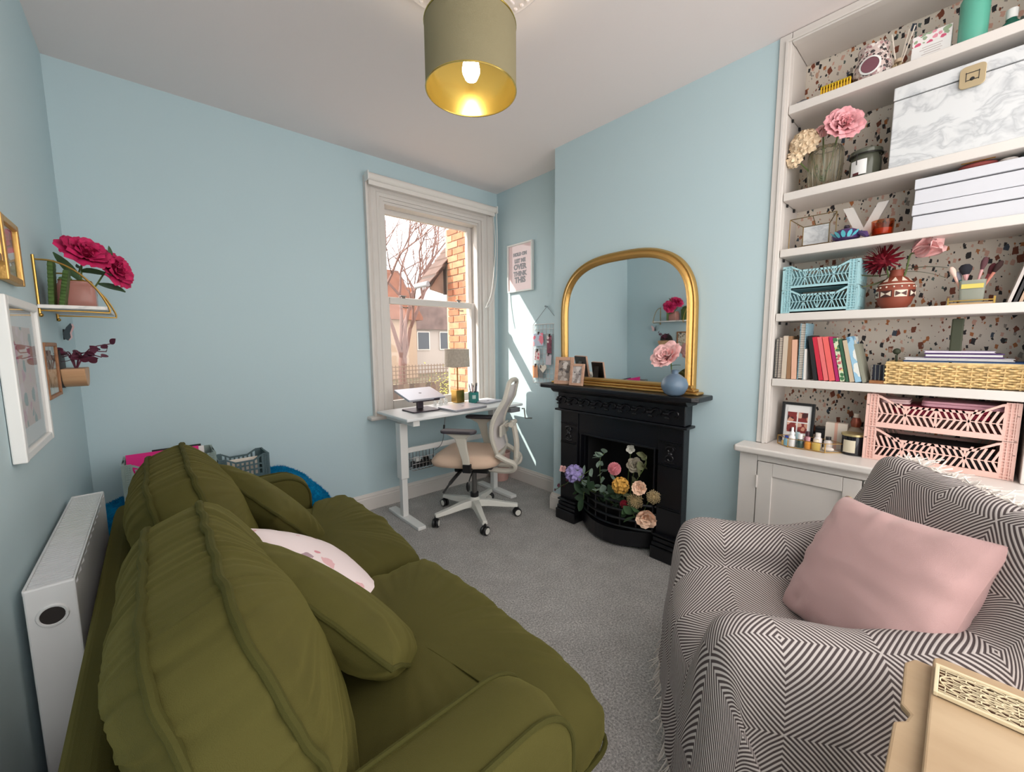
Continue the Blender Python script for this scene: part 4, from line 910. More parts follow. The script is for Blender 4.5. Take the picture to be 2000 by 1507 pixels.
gt = B(); gt.box(.014, .02, 0, rl, rh-.012, rh); gt.box(.094, .1, 0, rl, rh-.012, rh); gt.obj('top_grille_frame', RW, rd)
sl_ = B().box(.02, .094, 0, .0085, rh-.010, rh-.001).mesh('grille_slat', RW)
for k in range(50):
    o = bpy.data.objects.new('grille_slat', sl_); COL.objects.link(o); o.parent = rd; o.location = (0, .012+k*(rl-.03)/50, 0)
fin = B()
for k in range(26): fin.box(.036, .076, .02+k*.029, .022+k*.029, .03, rh-.03)
fin.obj('convector_fins', RW, rd)
cx_ = empty('cardboard_box', 'brown cardboard box on the floor below the radiator', 'box', (-.235, .98, 0))
KR = mat('cardboard', (176, 122, 86), .85, bump=.1, bscale=90)
B().box(-.035, .045, -.2, .2, .0, .36).obj('body', KR, cx_); B().box(-.035, .045, -.2, .2, 0, .004, T(0, 0, .36) @ RY(0)).obj('flap', KR, cx_)

# ================================================================== plush blue throw over a low chest, with crates on top
bl = empty('storage_chest', 'low storage chest under a bright blue plush throw behind the sofa', 'chest', (.21, 2.585, 0))
B().box(-.42, .22, -.22, .27, 0, .40).obj('body', mat('chest_board', (90, 84, 80), .7), bl)
PLUSH = m_plush('blue_plush', (0, 112, 190), (10, 186, 245)); FN = 120
th = empty('plush_throw', 'bright blue plush throw spread over the chest behind the sofa', 'throw', (.21, 2.585, 0))
rings = []
for (s, z) in ((1.05, .02), (1.04, .15), (1.02, .3), (1.0, .40), (.985, .45), (.95, .475), (.86, .49), (.6, .50), (.3, .502), (.01, .503)):
    ring = []
    for k in range(FN):
        a = 2*PI*k/FN; c, s2 = math.cos(a), math.sin(a); x_ = (.465 if c < 0 else .53)*math.copysign(abs(c)**.45, c)*s; y_ = .285*math.copysign(abs(s2)**.4, s2)*s+.02
        dn = 1+.04*ns((x_*6, y_*6, z*5)); zz = z+.018*ns((x_*7, y_*7, 3))*(z > .1) - .10*max(0, (x_-.30)/.2)**2*(z > .3)
        ring.append((x_*dn, min(y_*dn, .335), max(.006, zz)))
    rings.append(ring)
B().loft(rings).obj('cloth', PLUSH, th, smooth='all')
rp = random.Random(2); pile = B()
for i in range(5200):
    a = rp.uniform(0, 2*PI); k = rp.randrange(3, 9); r_ = rings[k][int(a/2/PI*FN) % FN]; q = rings[min(9, k+1)][int(a/2/PI*FN) % FN]; t = rp.random()
    p = Vector(r_).lerp(Vector(q), t); d = Vector((p.x*.6+rp.gauss(0, .5), (p.y)*.8+rp.gauss(0, .5), .8)).normalized()*.014
    pile.add([p+Vector((-.002, 0, 0)), p+Vector((.002, .001, 0)), p+d], [(0, 1, 2)])
pile.obj('pile', PLUSH, th, kind='stuff')
def crate(name, label, loc, rz, w_, d_, h_, m_, low=.72, cells=4, style='chevron', group=None, bar=.0045, nb=5):
    e = empty(name, label, 'crate', loc, rz, group)
    t = .008; B().box(-w_/2, w_/2, -d_/2, d_/2, 0, .006).obj('bottom', m_, e)
    ps = .035 if w_ > .2 else .02
    for sx in (-1, 1):
        for sy in (-1, 1):
            b = B(); x0, x1 = sorted((sx*w_/2, sx*(w_/2-.01))); y0, y1 = sorted((sy*d_/2, sy*(d_/2-ps))); b.box(x0, x1, y0, y1, 0, h_)
            x0, x1 = sorted((sx*w_/2, sx*(w_/2-ps))); y0, y1 = sorted((sy*d_/2, sy*(d_/2-.008))); g_ = ps/3.2
            for k in range(4):
                q0, q1 = sorted((sx*(w_/2-k*g_), sx*(w_/2-k*g_-.003))); b.box(q0, q1, y0, y1, 0, h_)
            nz = max(4, int(h_/g_)); 
            for k in range(nz+1): b.box(x0, x1, y0, y1, k*(h_-.004)/nz, k*(h_-.004)/nz+.004)
            b.box(x0, x1, min(y0, y1)+.004*(sy < 0), max(y0, y1)-.004*(sy > 0), 0, h_)
            b.obj('corner_post', m_, e)
    hl = h_*low
    def panel(M, W, hmid, nm):
        b = B(); x0, x1 = -W/2+ps, W/2-ps; rise = min(.22*W, (h_-hmid)*1.4+.001)
        topz = lambda x: h_-.004 if (abs(x) > W/2-ps-.001) else (h_-.004 if abs(x) > W/2-ps*1.15 else max(hmid, hmid+(h_-.004-hmid)*(1-(W/2-ps*1.15-abs(x))/rise)) if W/2-ps*1.15-abs(x) < rise else hmid)
        N = 32; xs = [x0+(x1-x0)*i/N for i in range(N+1)]
        b.loft([[(x, 0, topz(x)-.009), (x, .009, topz(x)-.009), (x, .009, topz(x)), (x, 0, topz(x))] for x in xs], M=M)
        b.box(x0, x1, 0, .009, .0, h_*.16, M); cw = (x1-x0)/cells; zb = h_*.16
        for c in range(cells+1): x = x0+c*cw; b.box(x-bar, x+bar, 0, .008, zb, topz(x)-.004, M)
        for c in range(cells):
            a, bx = x0+c*cw, x0+(c+1)*cw
            if style == 'chevron':
                zt = min(topz(a+cw*.1), topz(bx-cw*.1)); zt2 = max(topz(a), topz(bx))
                zm = (zb+hmid)/2; b.box(a, bx, 0, .007, zm-bar*.6, zm+bar*.6, M); sg = 1 if c % 2 == 0 else -1; n = nb
                for half in (0, 1):
                    z0, z1 = (zb, zm) if half == 0 else (zm, max(hmid-.006, min(zt2, zt)))
                    if c in (0, cells-1) and half == 1: z1 = max(z1, zm+.6*(zt2-zm))
                    for k in range(-1, n+1):
                        xs0 = a+cw*k/n; xs1 = xs0+cw/n*1.0; za, zb2 = z0, z1
                        up = (half == 0) == (sg > 0)
                        p0, p1 = ((xs0, za), (xs1, zb2)) if up else ((xs1, za), (xs0, zb2))
                        # clip to the cell
                        def cl(p, q, lim, lo):
                            if (p[0] < lim) == lo and p[0] != lim:
                                if q[0] == p[0]: return None
                                u = (lim-p[0])/(q[0]-p[0]); 
                                if u > 1: return None
                                return (lim, p[1]+(q[1]-p[1])*u)
                            return p
                        P0, P1 = p0, p1
                        for lim, lo in ((a, True), (bx, False)):
                            if P0 and P1: P0 = cl(P0, P1, lim, lo)
                            if P0 and P1: P1 = cl(P1, P0, lim, lo)
                        if not P0 or not P1 or abs(P1[1]-P0[1]) < .004: continue
                        b.loft([[(P0[0]-bar*.8, 0, P0[1]), (P0[0]+bar*.8, 0, P0[1]), (P0[0]+bar*.8, .007, P0[1]), (P0[0]-bar*.8, .007, P0[1])], [(P1[0]-bar*.8, 0, P1[1]), (P1[0]+bar*.8, 0, P1[1]), (P1[0]+bar*.8, .007, P1[1]), (P1[0]-bar*.8, .007, P1[1])]], M=M)
            else:
                for k in range(1, 3): z = zb+(hmid-zb)*k/3; b.box(a, bx, 0, .007, z-bar, z+bar, M)
        b.obj(nm, m_, e)
    panel(T(0, -d_/2, 0), w_, hl, 'front_panel'); panel(T(0, d_/2, 0) @ RZ(PI), w_, hl, 'back_panel')
    panel(T(-w_/2, 0, 0) @ RZ(-PI/2), d_, h_*.98, 'end_panel'); panel(T(w_/2, 0, 0) @ RZ(PI/2), d_, h_*.98, 'end_panel')
    return e
SAGE = mat('sage_plastic', (140, 156, 150), .5); DTEAL = mat('dark_teal_plastic', (74, 96, 100), .5); PBLUE = mat('pale_blue_plastic', (160, 200, 206), .5); PPINK = mat('pale_pink_plastic', (232, 190, 178), .5)
crate('storage_crate', 'sage grey plastic crate holding a pink folder behind the sofa back', (.03, 2.68, .512), 0, .36, .22, .19, SAGE, .85)
crate('storage_crate', 'dark teal plastic crate on the blue throw beside the far sofa arm', (.335, 2.70, .512), .04, .24, .17, .13, DTEAL, .8, 8, 'grid')
HP = mat('hot_pink_card', (226, 30, 132), .6)
def folder(label, loc, rz, w_, h_, t, m_, lean=0, name='folder', cat='folder'):
    e = empty(name, label, cat, loc, rz); e.rotation_euler = (lean, 0, rz)
    b = B(); b.box(-w_/2, w_/2, 0, .0015, 0, h_); b.box(-w_/2, w_/2, t, t+.0015, 0, h_*.97); b.obj('cover', m_, e); B().box(-w_/2+.004, w_/2-.006, .002, t-.001, .002, h_*.95).obj('sheets', PAPER, e); return e
folder('hot pink folder standing in the sage grey crate', (.005, 2.665, .520), 0, .28, .21, .012, HP)
folder('white folder standing at the back of the sage grey crate', (.04, 2.70, .520), 0, .26, .2, .012, PAPER)
folder('black folder at the right end of the sage grey crate', (.06, 2.735, .520), 0, .20, .205, .01, BLACK)
folder('white envelope pack standing in the dark teal crate', (.32, 2.66, .52), 0, .18, .1, .03, CREAM)

# ================================================================== left wall: pictures, shelf, planter
def wall_frame(label, y0, y1, z0, z1, d, bw, fm, pm, mount=0, name='picture_frame', art=None):
    e = empty(name, label, 'picture frame', (LX+.001, (y0+y1)/2, (z0+z1)/2)); w_, h_ = (y1-y0)/2, (z1-z0)/2
    b = B(); b.box(0, d, -w_, -w_+bw, -h_, h_); b.box(0, d, w_-bw, w_, -h_, h_); b.box(0, d, -w_+bw, w_-bw, -h_, -h_+bw); b.box(0, d, -w_+bw, w_-bw, h_-bw, h_); b.obj('frame', fm, e, bevel=.003)
    if mount: B().box(0, d*.45, -w_+bw, w_-bw, -h_+bw, h_-bw).obj('mount', PAPER, e)
    k = bw+mount; B().box(0, d*.5, -w_+k, w_-k, -h_+k, h_-k).obj('picture', pm, e)
    B().box(d*.7, d*.72, -w_+bw, w_-bw, -h_+bw, h_-bw).obj('glazing', GLASS, e)
    return e
FLP = m_print('floral_poster', (226, 186, 170), [(214, 120, 140), (232, 160, 170), (120, 130, 118), (240, 200, 200)], 22, .9, .42)
wall_frame('large white box frame with a pink floral print on the left wall', 1.55, 1.93, .967, 1.387, .026, .024, WHITE2, FLP, .05)
SEPIA = m_print('sepia_print', (214, 204, 186), [(130, 112, 90), (170, 150, 120), (90, 90, 80)], 30, .8, .4)
wall_frame('small brown wooden frame beside the purple plant on the left wall', 2.03, 2.27, 1.077, 1.272, .016, .014, WOODM, SEPIA, 0)
wall_frame('gold frame with a pale print above the white box frame', 1.645, 1.83, 1.43, 1.60, .022, .02, GOLD, CREAM, .012)
wall_frame('second gold frame at the left edge of the photograph', 1.44, 1.625, 1.47, 1.66, .022, .02, GOLD, CREAM, .012)
e = empty('wooden_roundel', 'round pale wooden plaque below the gold frame at the left edge', 'plaque', (LX+.001, 1.55, 1.425)); B().lathe([(.001, 0), (.036, 0), (.038, .004), (.036, .012), (.001, .012)], 32, RY(PI/2)).obj('disc', WOODL, e, smooth=True); B().lathe([(.02, .012), (.024, .0135), (.02, .0135)], 24, RY(PI/2)).obj('ring', WOODM, e)
# hanging shelf with brass hoops
sy0, sy1, sz, sxo = 2.10, 2.50, 1.388, LX+.172
hs = empty('wall_shelf', 'white marble wall shelf held by brass hoops on the left wall', 'shelf', (LX, sy0, sz))
B().box(.002, sxo-LX, 0, sy1-sy0, 0, .014).obj('board', m_marble('white_marble_board', (232, 228, 224), (200, 198, 196)), hs, bevel=.002)
for y_ in (.02, sy1-sy0-.02):
    B().tube(cr([(.004, y_, .165), (.05, y_, .163), (.10, y_, .135), (.145, y_, .08), (.172, y_, .02), (.176, y_, -.004), (.168, y_, -.008), (.1, y_, -.006), (.004, y_, -.006)], 6), .0032, 8).obj('hoop', BRASS, hs, smooth=True)
    B().tube([(.004, y_, -.02), (.004, y_, .18)], .004, 8).obj('wall_bar', BRASS, hs); B().ball((.006, y_, -.022), .007, 8, 5).obj('screw_cap', BRASS, hs, smooth=True)
SZ = sz+.015
cg = empty('cactus_bookend', 'green scalloped cactus shaped book end on the marble shelf', 'book end', (LX+.025, 2.16, SZ))
CGM = mat('cactus_green', (70, 96, 44), .6, var=.2, vscale=40)
for (x_, h_, lean) in ((0, .15, .06), (.024, .125, .16)):
    pts = [(-.03, 0)] + [(.03+.006*(k % 2), h_*k/22) for k in range(22)] + [(.026, h_), (.0, h_*1.06), (-.026, h_)] + [(-.03-.006*(k % 2), h_*(21-k)/22) for k in range(21)]
    B().prism(pts, .014, T(x_, 0, 0) @ RY(lean) @ Matrix(((0, 0, 1, 0), (1, 0, 0, 0), (0, 1, 0, 0), (0, 0, 0, 1)))).obj('pad', CGM, cg, bevel=.002)
gv = empty('glass_vase', 'square pink glass vase with gold rim on the marble shelf', 'vase', (LX+.085, 2.27, SZ))
def ringsq(w_, z, r=.012): return [(x, y, z) for x, y in rrect(w_, w_*.85, r, 4)]
B().loft([ringsq(.10, 0), ringsq(.104, .004), ringsq(.104, .078), ringsq(.09, .088), ringsq(.088, .098), ringsq(.082, .098), ringsq(.084, .086), ringsq(.097, .076), ringsq(.097, .008)], True, True).obj('body', mat('pink_thick_glass', (226, 168, 156), .08, trans=.55, ior=1.3), gv, smooth=True, bevel=.001)
B().tube(ringsq(.086, .1, .012), .002, 6, True).obj('rim', BRASS, gv)
VBs = (LX+.085, 2.27, SZ+.012)
flower('large magenta peony in the pink glass vase', VBs, (LX+.115, 2.24, SZ+.185), (.35, -.6, .7), 'rose', .075, MAG, layers=6, n=8, opening=1.25, ruff=.05, leaves=((.7, (.7, -.3, .1), .09, .06), (.5, (-.5, -.3, .9), .12, .03)))
flower('smaller magenta peony drooping right of the pink glass vase', VBs, (LX+.18, 2.28, SZ+.15), (.8, -.5, .3), 'rose', .068, MAG, layers=6, n=8, opening=1.25, ruff=.05, leaves=((.6, (.9, -.2, -.1), .08, .055),))
sprig('long green bud stalk rising above the magenta peonies', VBs, [VBs, (LX+.10, 2.27, SZ+.15), (LX+.15, 2.27, SZ+.21), (LX+.19, 2.27, SZ+.20)], 3, LEAF, .05, .014, None)
e = empty('green_candle', 'short green candle behind the pink glass vase', 'candle', (LX+.05, 2.36, SZ)); B().lathe([(.018, 0), (.018, .12), (.015, .123), (.001, .12)], 20).obj('wax', mat('green_wax', (130, 160, 90), .5), e, smooth=True); B().cyl((0, 0, .12), (0, 0, .132), .001, None, 5).obj('wick', BLACK, e)
# butterfly
bf = empty('butterfly_ornament', 'small pink and grey butterfly ornament on the left wall', 'ornament', (LX+.004, 2.55, 1.31))
def wing(s_, m_): 
    b = B(); b.prism([(0, 0), (s_*.02, .028), (s_*.042, .045), (s_*.048, .03), (s_*.034, .004), (s_*.036, -.014), (s_*.022, -.028), (s_*.006, -.02)], .0012, Matrix(((.75, 0, 1, 0), (.6*s_, 0, 0, 0), (0, 1, 0, 0), (0, 0, 0, 1))) if False else T(0, 0, 0) @ RZ(s_*-.75+PI/2) @ RX(PI/2)); b.obj('wing', m_, bf)
wing(1, mat('butterfly_pink', (226, 190, 190), .6)); wing(-1, mat('butterfly_grey', (96, 104, 110), .6)); B().tube([(.003, 0, -.024), (.004, 0, .02)], .003, 6).obj('body', BLACK, bf)
# half round planter
hp = empty('wall_planter', 'half round wooden wall planter holding a purple plant', 'planter', (LX+.002, 2.40, 1.17))
half_ = [(.075*math.cos(a), .075*math.sin(a)) for a in [PI+PI*k/24 for k in range(25)]]
MW = Matrix(((0, 0, 1, 0), (1, 0, 0, 0), (0, 1, 0, 0), (0, 0, 0, 1)))
B().prism([(.078*math.cos(a), .078*math.sin(a)) for a in [2*PI*k/40 for k in range(40)]], .008, MW).obj('back_disc', mat('black_disc', (50, 46, 46), .6), hp)
B().prism(half_, .066, T(.008, 0, 0) @ MW).obj('pocket', m_wood('planter_wood', (190, 144, 104), (206, 162, 122)), hp, bevel=.002)
pp = empty('trailing_plant', 'purple leaved plant growing out of the half round wall planter', 'plant', (LX+.045, 2.40, 1.172)); rg = random.Random(4)
lp = B(); leaf(lp, Matrix(), .036, .024); lpm = lp.mesh('leaf', LEAFP, 'all')
for k in range(8):
    a = rg.uniform(0, 2*PI); ln = rg.uniform(.05, .11); end = Vector((math.cos(a)*ln*.8+.03, math.sin(a)*ln*.6, ln*rg.uniform(.35, .9))); P = cr([(0, 0, -.01), end*.4+Vector((0, 0, .035)), end], 5); B().tube(P, .0022, 5).obj('stem', LEAFP, pp)
    for j in range(4):
        o = bpy.data.objects.new('leaf', lpm); COL.objects.link(o); o.parent = pp; o.matrix_local = frame(P[-1-j*2], Vector((rg.uniform(-1, 1), rg.uniform(-1, 1), rg.uniform(-.4, .7))), (rg.uniform(-1, 1), rg.uniform(-1, 1), .3))
# ================================================================== built-in shelving and cabinet
BX, BY0, BY1 = 2.44, -.16, .605
su = empty('alcove_shelving', 'white built in alcove shelving with six tiers beside the chimney breast', 'shelving', (CX, 0, 0))
def SP(x0, x1, y0, y1, z0, z1, name, bevel=.002, m_=WHITE): return B().box(x0-CX, x1-CX, y0, y1, z0, z1).obj(name, m_, su, bevel=bevel)
SP(CX-.012, CX+.03, BY1, SY-.001, .766, ZC-.002, 'stile'); SP(CX-.012, CX+.03, BY0-.05, BY0, .766, ZC-.002, 'stile'); SP(CX-.012, CX+.03, BY0, BY1, 2.555, ZC-.002, 'header')
SP(CX-.018, CX-.012, BY1+.012, BY1+.022, .766, 2.57, 'bead', 0); SP(CX-.018, CX-.012, BY1+.012, BY0-.012, 2.562, 2.57, 'bead', 0)
SP(CX+.03, BX, BY1, BY1+.02, .766, 2.58, 'side_panel'); SP(CX+.03, BX, BY0-.02, BY0, .766, 2.58, 'side_panel'); SP(CX+.03, BX, BY0, BY1, 2.56, 2.58, 'top_panel')
TOPS = (2.297, 1.926, 1.678, 1.387, 1.083)
for z_ in TOPS: SP(CX-.006, BX, BY0+.001, BY1-.001, z_-.036, z_, 'shelf', .003)
for z_ in TOPS[:4]:
    SP(CX+.05, CX+.062, BY1-.008, BY1, z_-.05, z_-.036, 'shelf_support', 0, BLACK); SP(CX+.16, CX+.172, BY1-.008, BY1, z_-.05, z_-.036, 'shelf_support', 0, BLACK)
wt = empty('cabinet_worktop', 'white worktop running over the alcove cabinet', 'worktop', (CX, 0, .735))
B().prism([(-.142, -.24), (-.142, .705), (-.13, .712), (-.001, .712), (-.001, .655), (.236, .655), (.236, -.24)], .03).obj('slab', WHITE, wt, bevel=.008, seg=3)
cbn = empty('alcove_cabinet', 'white panelled low cabinet under the alcove shelves', 'cabinet', (CX, 0, 0))
def CP(x0, x1, y0, y1, z0, z1, name, par=cbn, bevel=.002, m_=WHITE): return B().box(x0-CX, x1-CX, y0, y1, z0, z1).obj(name, m_, par, bevel=bevel)
CF0 = CX-.105
CP(CF0+.02, CX-.001, -.22, .69, 0, .733, 'body'); CP(CF0, CF0+.02, .615, .692, 0, .733, 'face_stile'); CP(CF0, CF0+.02, -.22, -.17, 0, .733, 'face_stile'); CP(CF0, CF0+.02, -.17, .615, .70, .733, 'face_rail'); CP(CF0, CF0+.02, -.17, .615, 0, .09, 'plinth')
for (y0, y1, ky, hy) in ((.235, .612, .27, .612), (-.168, .231, .19, -.168)):
    z0, z1, rw = .093, .697, .062; d = B()
    for (a, b, c, e_) in ((y0, y0+rw, z0, z1), (y1-rw, y1, z0, z1), (y0+rw, y1-rw, z0, z0+rw), (y0+rw, y1-rw, z1-rw, z1)): d.box(-.105-.002-.018+.018, -.105+.016, a, b, c, e_)
    do = d.obj('door', WHITE, cbn, bevel=.002); B().box(-.098, -.09, y0+rw-.002, y1-rw+.002, z0+rw-.002, z1-rw+.002).obj('door_panel', WHITE, do)
    B().lathe([(.005, 0), (.005, .012), (.014, .018), (.016, .024), (.011, .030), (.001, .032)], 20, T(-.107, ky, .615) @ RY(-PI/2)).obj('knob', mat('aged_brass', (160, 140, 104), .35, .9), do, smooth=True)
    B().cyl((-.109, hy, .57), (-.109, hy, .63), .004, None, 8).obj('hinge', WHITE, do)

IX = CX+.07   # usual depth of things standing on the shelves
def Y(u, v, x=IX): return at(u, v, 'x', x).y
def lathe_thing(name, label, cat, loc, parts, group=None, wob=None):
    e = empty(name, label, cat, loc, group=group)
    for nm, prof, m_ in parts: B().lathe(prof, 32, None, True, wob if nm == 'body' else None).obj(nm, m_, e, smooth=True)
    return e
# ---------------- top shelf
z_ = TOPS[0]
e = empty('hair_clip', 'small black clip at the left end of the top shelf', 'hair clip', (CX+.06, .565, z_)); B().lathe([(.001, 0), (.03, 0), (.028, .016), (.015, .03), (.001, .034)], 16).obj('body', BLACK, e, smooth=True); B().box(-.032, -.026, -.02, .02, .004, .02).obj('catch', GREYP, e)
e = empty('gold_trinket_box', 'small ornate gold trinket box on the top shelf', 'trinket box', (CX+.05, .445, z_)); B().box(-.03, .03, -.05, .05, 0, .028).obj('body', BRASS, e, bevel=.003)
b = B()
for k in range(11): b.cyl((-.034, -.048+k*.0096, .004), (-.034, -.048+k*.0096, .034), .003, None, 6)
b.tube([(-.034, -.05, .036), (-.034, .05, .036)], .003, 6); b.obj('railing', mat('bright_gold', (236, 196, 60), .25, .9), e); B().box(-.032, .032, -.052, .052, .03, .038).obj('lid', BRASS, e, bevel=.002)
e = empty('amber_bottle', 'small brown amber bottle behind the pink votive on the top shelf', 'bottle', (CX+.11, .415, z_)); B().lathe([(.02, 0), (.022, .004), (.022, .05), (.008, .062), (.008, .07)], 20).obj('body', mat('amber_brown', (120, 72, 34), .2), e, smooth=True); B().lathe([(.010, .07), (.010, .09), (.001, .09)], 16).obj('cap', BLACK, e, smooth=True)
e = empty('votive_holder', 'pink mosaic glass votive with a pale round window on the top shelf', 'candle holder', (CX+.075, .338, z_))
B().lathe([(.045, 0), (.056, .02), (.06, .05), (.055, .085), (.046, .11), (.05, .135), (.046, .135), (.042, .112), (.05, .08), (.054, .05), (.04, .01)], 36).obj('body', m_print('mosaic_glass', (196, 176, 170), [(90, 80, 80), (220, 210, 204), (160, 120, 120), (60, 54, 56)], 90, .3, .5, rough=.25), e, smooth=True)
B().lathe([(.03, 0), (.034, .004), (.028, .006)], 28, T(-.054, 0, .052) @ RY(-PI/2), False).obj('window_ring', WHITE2, e, smooth=True); B().lathe([(.001, .003), (.029, .003), (.027, .006), (.001, .006)], 28, T(-.054, 0, .052) @ RY(-PI/2)).obj('window', mat('plum_glass', (116, 72, 82), .1), e, smooth=True)
e = empty('reed_diffuser', 'glass reed diffuser with pale sticks on the top shelf', 'diffuser', (CX+.085, .262, z_)); B().lathe([(.022, 0), (.024, .004), (.024, .04), (.010, .05), (.010, .06)], 24).obj('bottle', WARMG, e, smooth=True); B().lathe([(.012, .052), (.012, .064), (.009, .064)], 20).obj('collar', WOODP, e, smooth=True)
for k, (a, t) in enumerate(((1.2, .35), (4.4, .3), (2.0, .2), (5.3, .2), (1.7, .45))): B().tube([(0, 0, .01), (.05*math.cos(a)*t, .14*math.sin(a)*t, .165)], .0022, 5).obj('reed', CREAM, e)
e = empty('greeting_card', 'white card with a pink floral border standing on the top shelf', 'card', (CX+.06, .172, z_)); e.rotation_euler = (0, .15, 0)
B().box(0, .002, -.052, .052, 0, .118).box(.002, .05, -.052, -.05, 0, .118).obj('card', PAPER, e)
B().box(-.0012, 0, -.052, .052, .078, .118).obj('floral_border', m_print('card_floral', (238, 232, 230), [(206, 90, 120), (226, 150, 166), (150, 170, 140)], 60, .5, .5), e)
for k in range(5): B().box(-.001, 0, -.03+.004*(k % 2), .03-.006*(k % 3), .028+k*.009, .030+k*.009).obj('text_line', mat('faint_ink', (196, 184, 180), .7), e)
TE = mat('teal_enamel', (92, 172, 150), .35)
lathe_thing('teal_flask', 'tall mint green flask on the top shelf', 'bottle', (CX+.07, .068, z_), (('body', [(.03, 0), (.036, .004), (.038, .16), (.030, .178), (.020, .19)], TE), ('cap', [(.02, .19), (.02, .215), (.001, .216)], WHITE2)))
lathe_thing('green_bottle', 'squat dark green bottle with a white cap on the top shelf', 'bottle', (CX+.07, .012, z_) if False else (CX+.085, -.02, z_), (('body', [(.03, 0), (.034, .006), (.03, .03), (.016, .045), (.012, .055)], mat('bottle_green', (22, 92, 76), .15)), ('cap', [(.014, .055), (.014, .085), (.001, .086)], WHITE2)))
lathe_thing('green_bottle', 'short green jar with a white lid at the right end of the top shelf', 'jar', (CX+.085, -.095, z_), (('body', [(.024, 0), (.026, .04), (.02, .045)], mat('bottle_green', (1,)*3)), ('lid', [(.022, .045), (.022, .06), (.001, .06)], WHITE2)))
# ---------------- second shelf
z_ = TOPS[1]
VX, VY = CX+.085, .475
e = empty('ribbed_vase', 'ribbed clear glass vase on the second shelf', 'vase', (VX, VY, z_))
B().lathe([(.05, 0), (.056, .004), (.062, .09), (.062, .15), (.055, .172), (.052, .175), (.058, .15), (.058, .09), (.05, .012), (.01, .01)], 96, None, True, lambda f: 1+.05*math.sin(f*2*PI*20)).obj('glass', mat('ribbed_clear', (240, 236, 220), .05, trans=.95, ior=1.3), e, smooth='all')
vb = (VX, VY, z_+.03)
flower('large dusty pink peony in the ribbed glass vase', vb, (VX-.045, VY-.055, z_+.225), (-.8, -.45, .25), 'rose', .07, mat('rose_pink_petal', (226, 158, 164), .7, var=.15, vscale=60), layers=7, n=8, opening=1.1, ruff=.05)
flower('half open pink bud between the peony and the cream hydrangea', vb, (VX-.02, VY+.01, z_+.222), (-.5, 0, .8), 'rose', .045, PK, layers=4, n=5, opening=.4)
flower('big cream hydrangea at the left of the ribbed glass vase', vb, (VX-.04, VY+.07, z_+.205), (-.7, .4, .5), 'hydrangea', .058, CRM, n=40, fr=.4)
flower('small cream hydrangea drooping low beside the ribbed glass vase', vb, (VX-.05, VY+.105, z_+.15), (-.7, .7, -.1), 'hydrangea', .035, CRM, n=24, fr=.45)
e = empty('clip_top_jar', 'glass clip top candle jar with a white label on the second shelf', 'jar', (CX+.075, .335, z_))
B().lathe([(.042, 0), (.05, .006), (.052, .06), (.048, .085), (.046, .092)], 32).obj('body', mat('smoky_glass', (96, 98, 84), .12, trans=.3), e, smooth=True); B().lathe([(.05, .092), (.054, .1), (.052, .112), (.03, .122), (.001, .124)], 32).obj('lid', mat('smoky_glass', (1,)*3), e, smooth=True)
B().tube([(.054*math.cos(2*PI*k/28), .054*math.sin(2*PI*k/28), .094) for k in range(28)], .0025, 6, True).tube([(-.055, .02, .094), (-.062, .02, .07), (-.058, .02, .05)], .002, 5).obj('wire_clip', mat('dark_wire', (60, 58, 56), .4, .8), e)
B().add([(.0545*math.cos(a), .0545*math.sin(a), z) for a in [PI*.74+k*.13 for k in range(9)] for z in (.012, .07)], [(2*k, 2*k+2, 2*k+3, 2*k+1) for k in range(8)]).obj('label', PAPER, e); B().add([(.0548*math.cos(a), .0548*math.sin(a), z) for a in [PI*.8+k*.1 for k in range(5)] for z in (.012, .022)], [(2*k, 2*k+2, 2*k+3, 2*k+1) for k in range(4)]).obj('label_band', mat('dark_red_band', (90, 36, 40), .6), e)
e = empty('marble_box', 'large marble patterned trunk box with a brass latch on the second shelf', 'box', (CX+.005, .05, z_))
by0, by1 = -.195, .205; B().box(0, .22, by0, by1, 0, .245).obj('body', MARBLE, e, bevel=.003); B().box(-.002, .222, by0-.002, by1+.002, .248, .295).obj('lid', MARBLE, e, bevel=.003)
LT = mat('latch_brass', (190, 172, 138), .35, .7); l = B().prism(rrect(.062, .072, .014), .006, T(-.003, .005, .245) @ Matrix(((0, 0, -1, 0), (-1, 0, 0, 0), (0, 1, 0, 0), (0, 0, 0, 1)))).obj('latch', LT, e, bevel=.001)
for (dy, dz, w_, h_) in ((0, .012, .034, .002), (0, -.012, .030, .002), (.015, 0, .002, .03), (-.015, 0, .002, .03)): B().box(-.0105, -.009, .005+dy-w_/2, .005+dy+w_/2, .245+dz-h_/2, .245+dz+h_/2).obj('latch_line', BLACK, l)
B().lathe([(.001, 0), (.006, 0), (.005, .003), (.001, .003)], 12, T(-.009, .005, .236) @ RY(-PI/2)).obj('latch_button', BLACK, l)
# ---------------- third shelf
z_ = TOPS[2]
e = empty('glass_photo_box', 'brass edged glass display frame with a marble card on the third shelf', 'display frame', (CX+.085, .495, z_)); w_, h_, d_ = .085, .145, .05
fo = [(-d_, -w_, .0), (-d_, w_, 0), (-d_, w_, h_*.92), (-d_, -w_, h_*.92)]; fi = [(d_*.2, -w_*.6, .02), (d_*.2, w_*.55, .02), (d_*.2, w_*.55, h_*.72), (d_*.2, -w_*.6, h_*.72)]
b = B()
for k in range(4): b.tube([fo[k], fo[(k+1) % 4]], .002, 5); b.tube([fi[k], fi[(k+1) % 4]], .002, 5); b.tube([fo[k], fi[k]], .002, 5)
b.tube([(-d_, 0, h_*.92), (d_*.2, 0, h_*.72)], .0015, 5); b.obj('brass_edges', mat('dull_brass', (130, 108, 70), .4, .9), e)
for k in range(4): B().add([fo[k], fo[(k+1) % 4], fi[(k+1) % 4], fi[k]], [(0, 1, 2, 3)]).obj('glass_pane', GLASS, e)
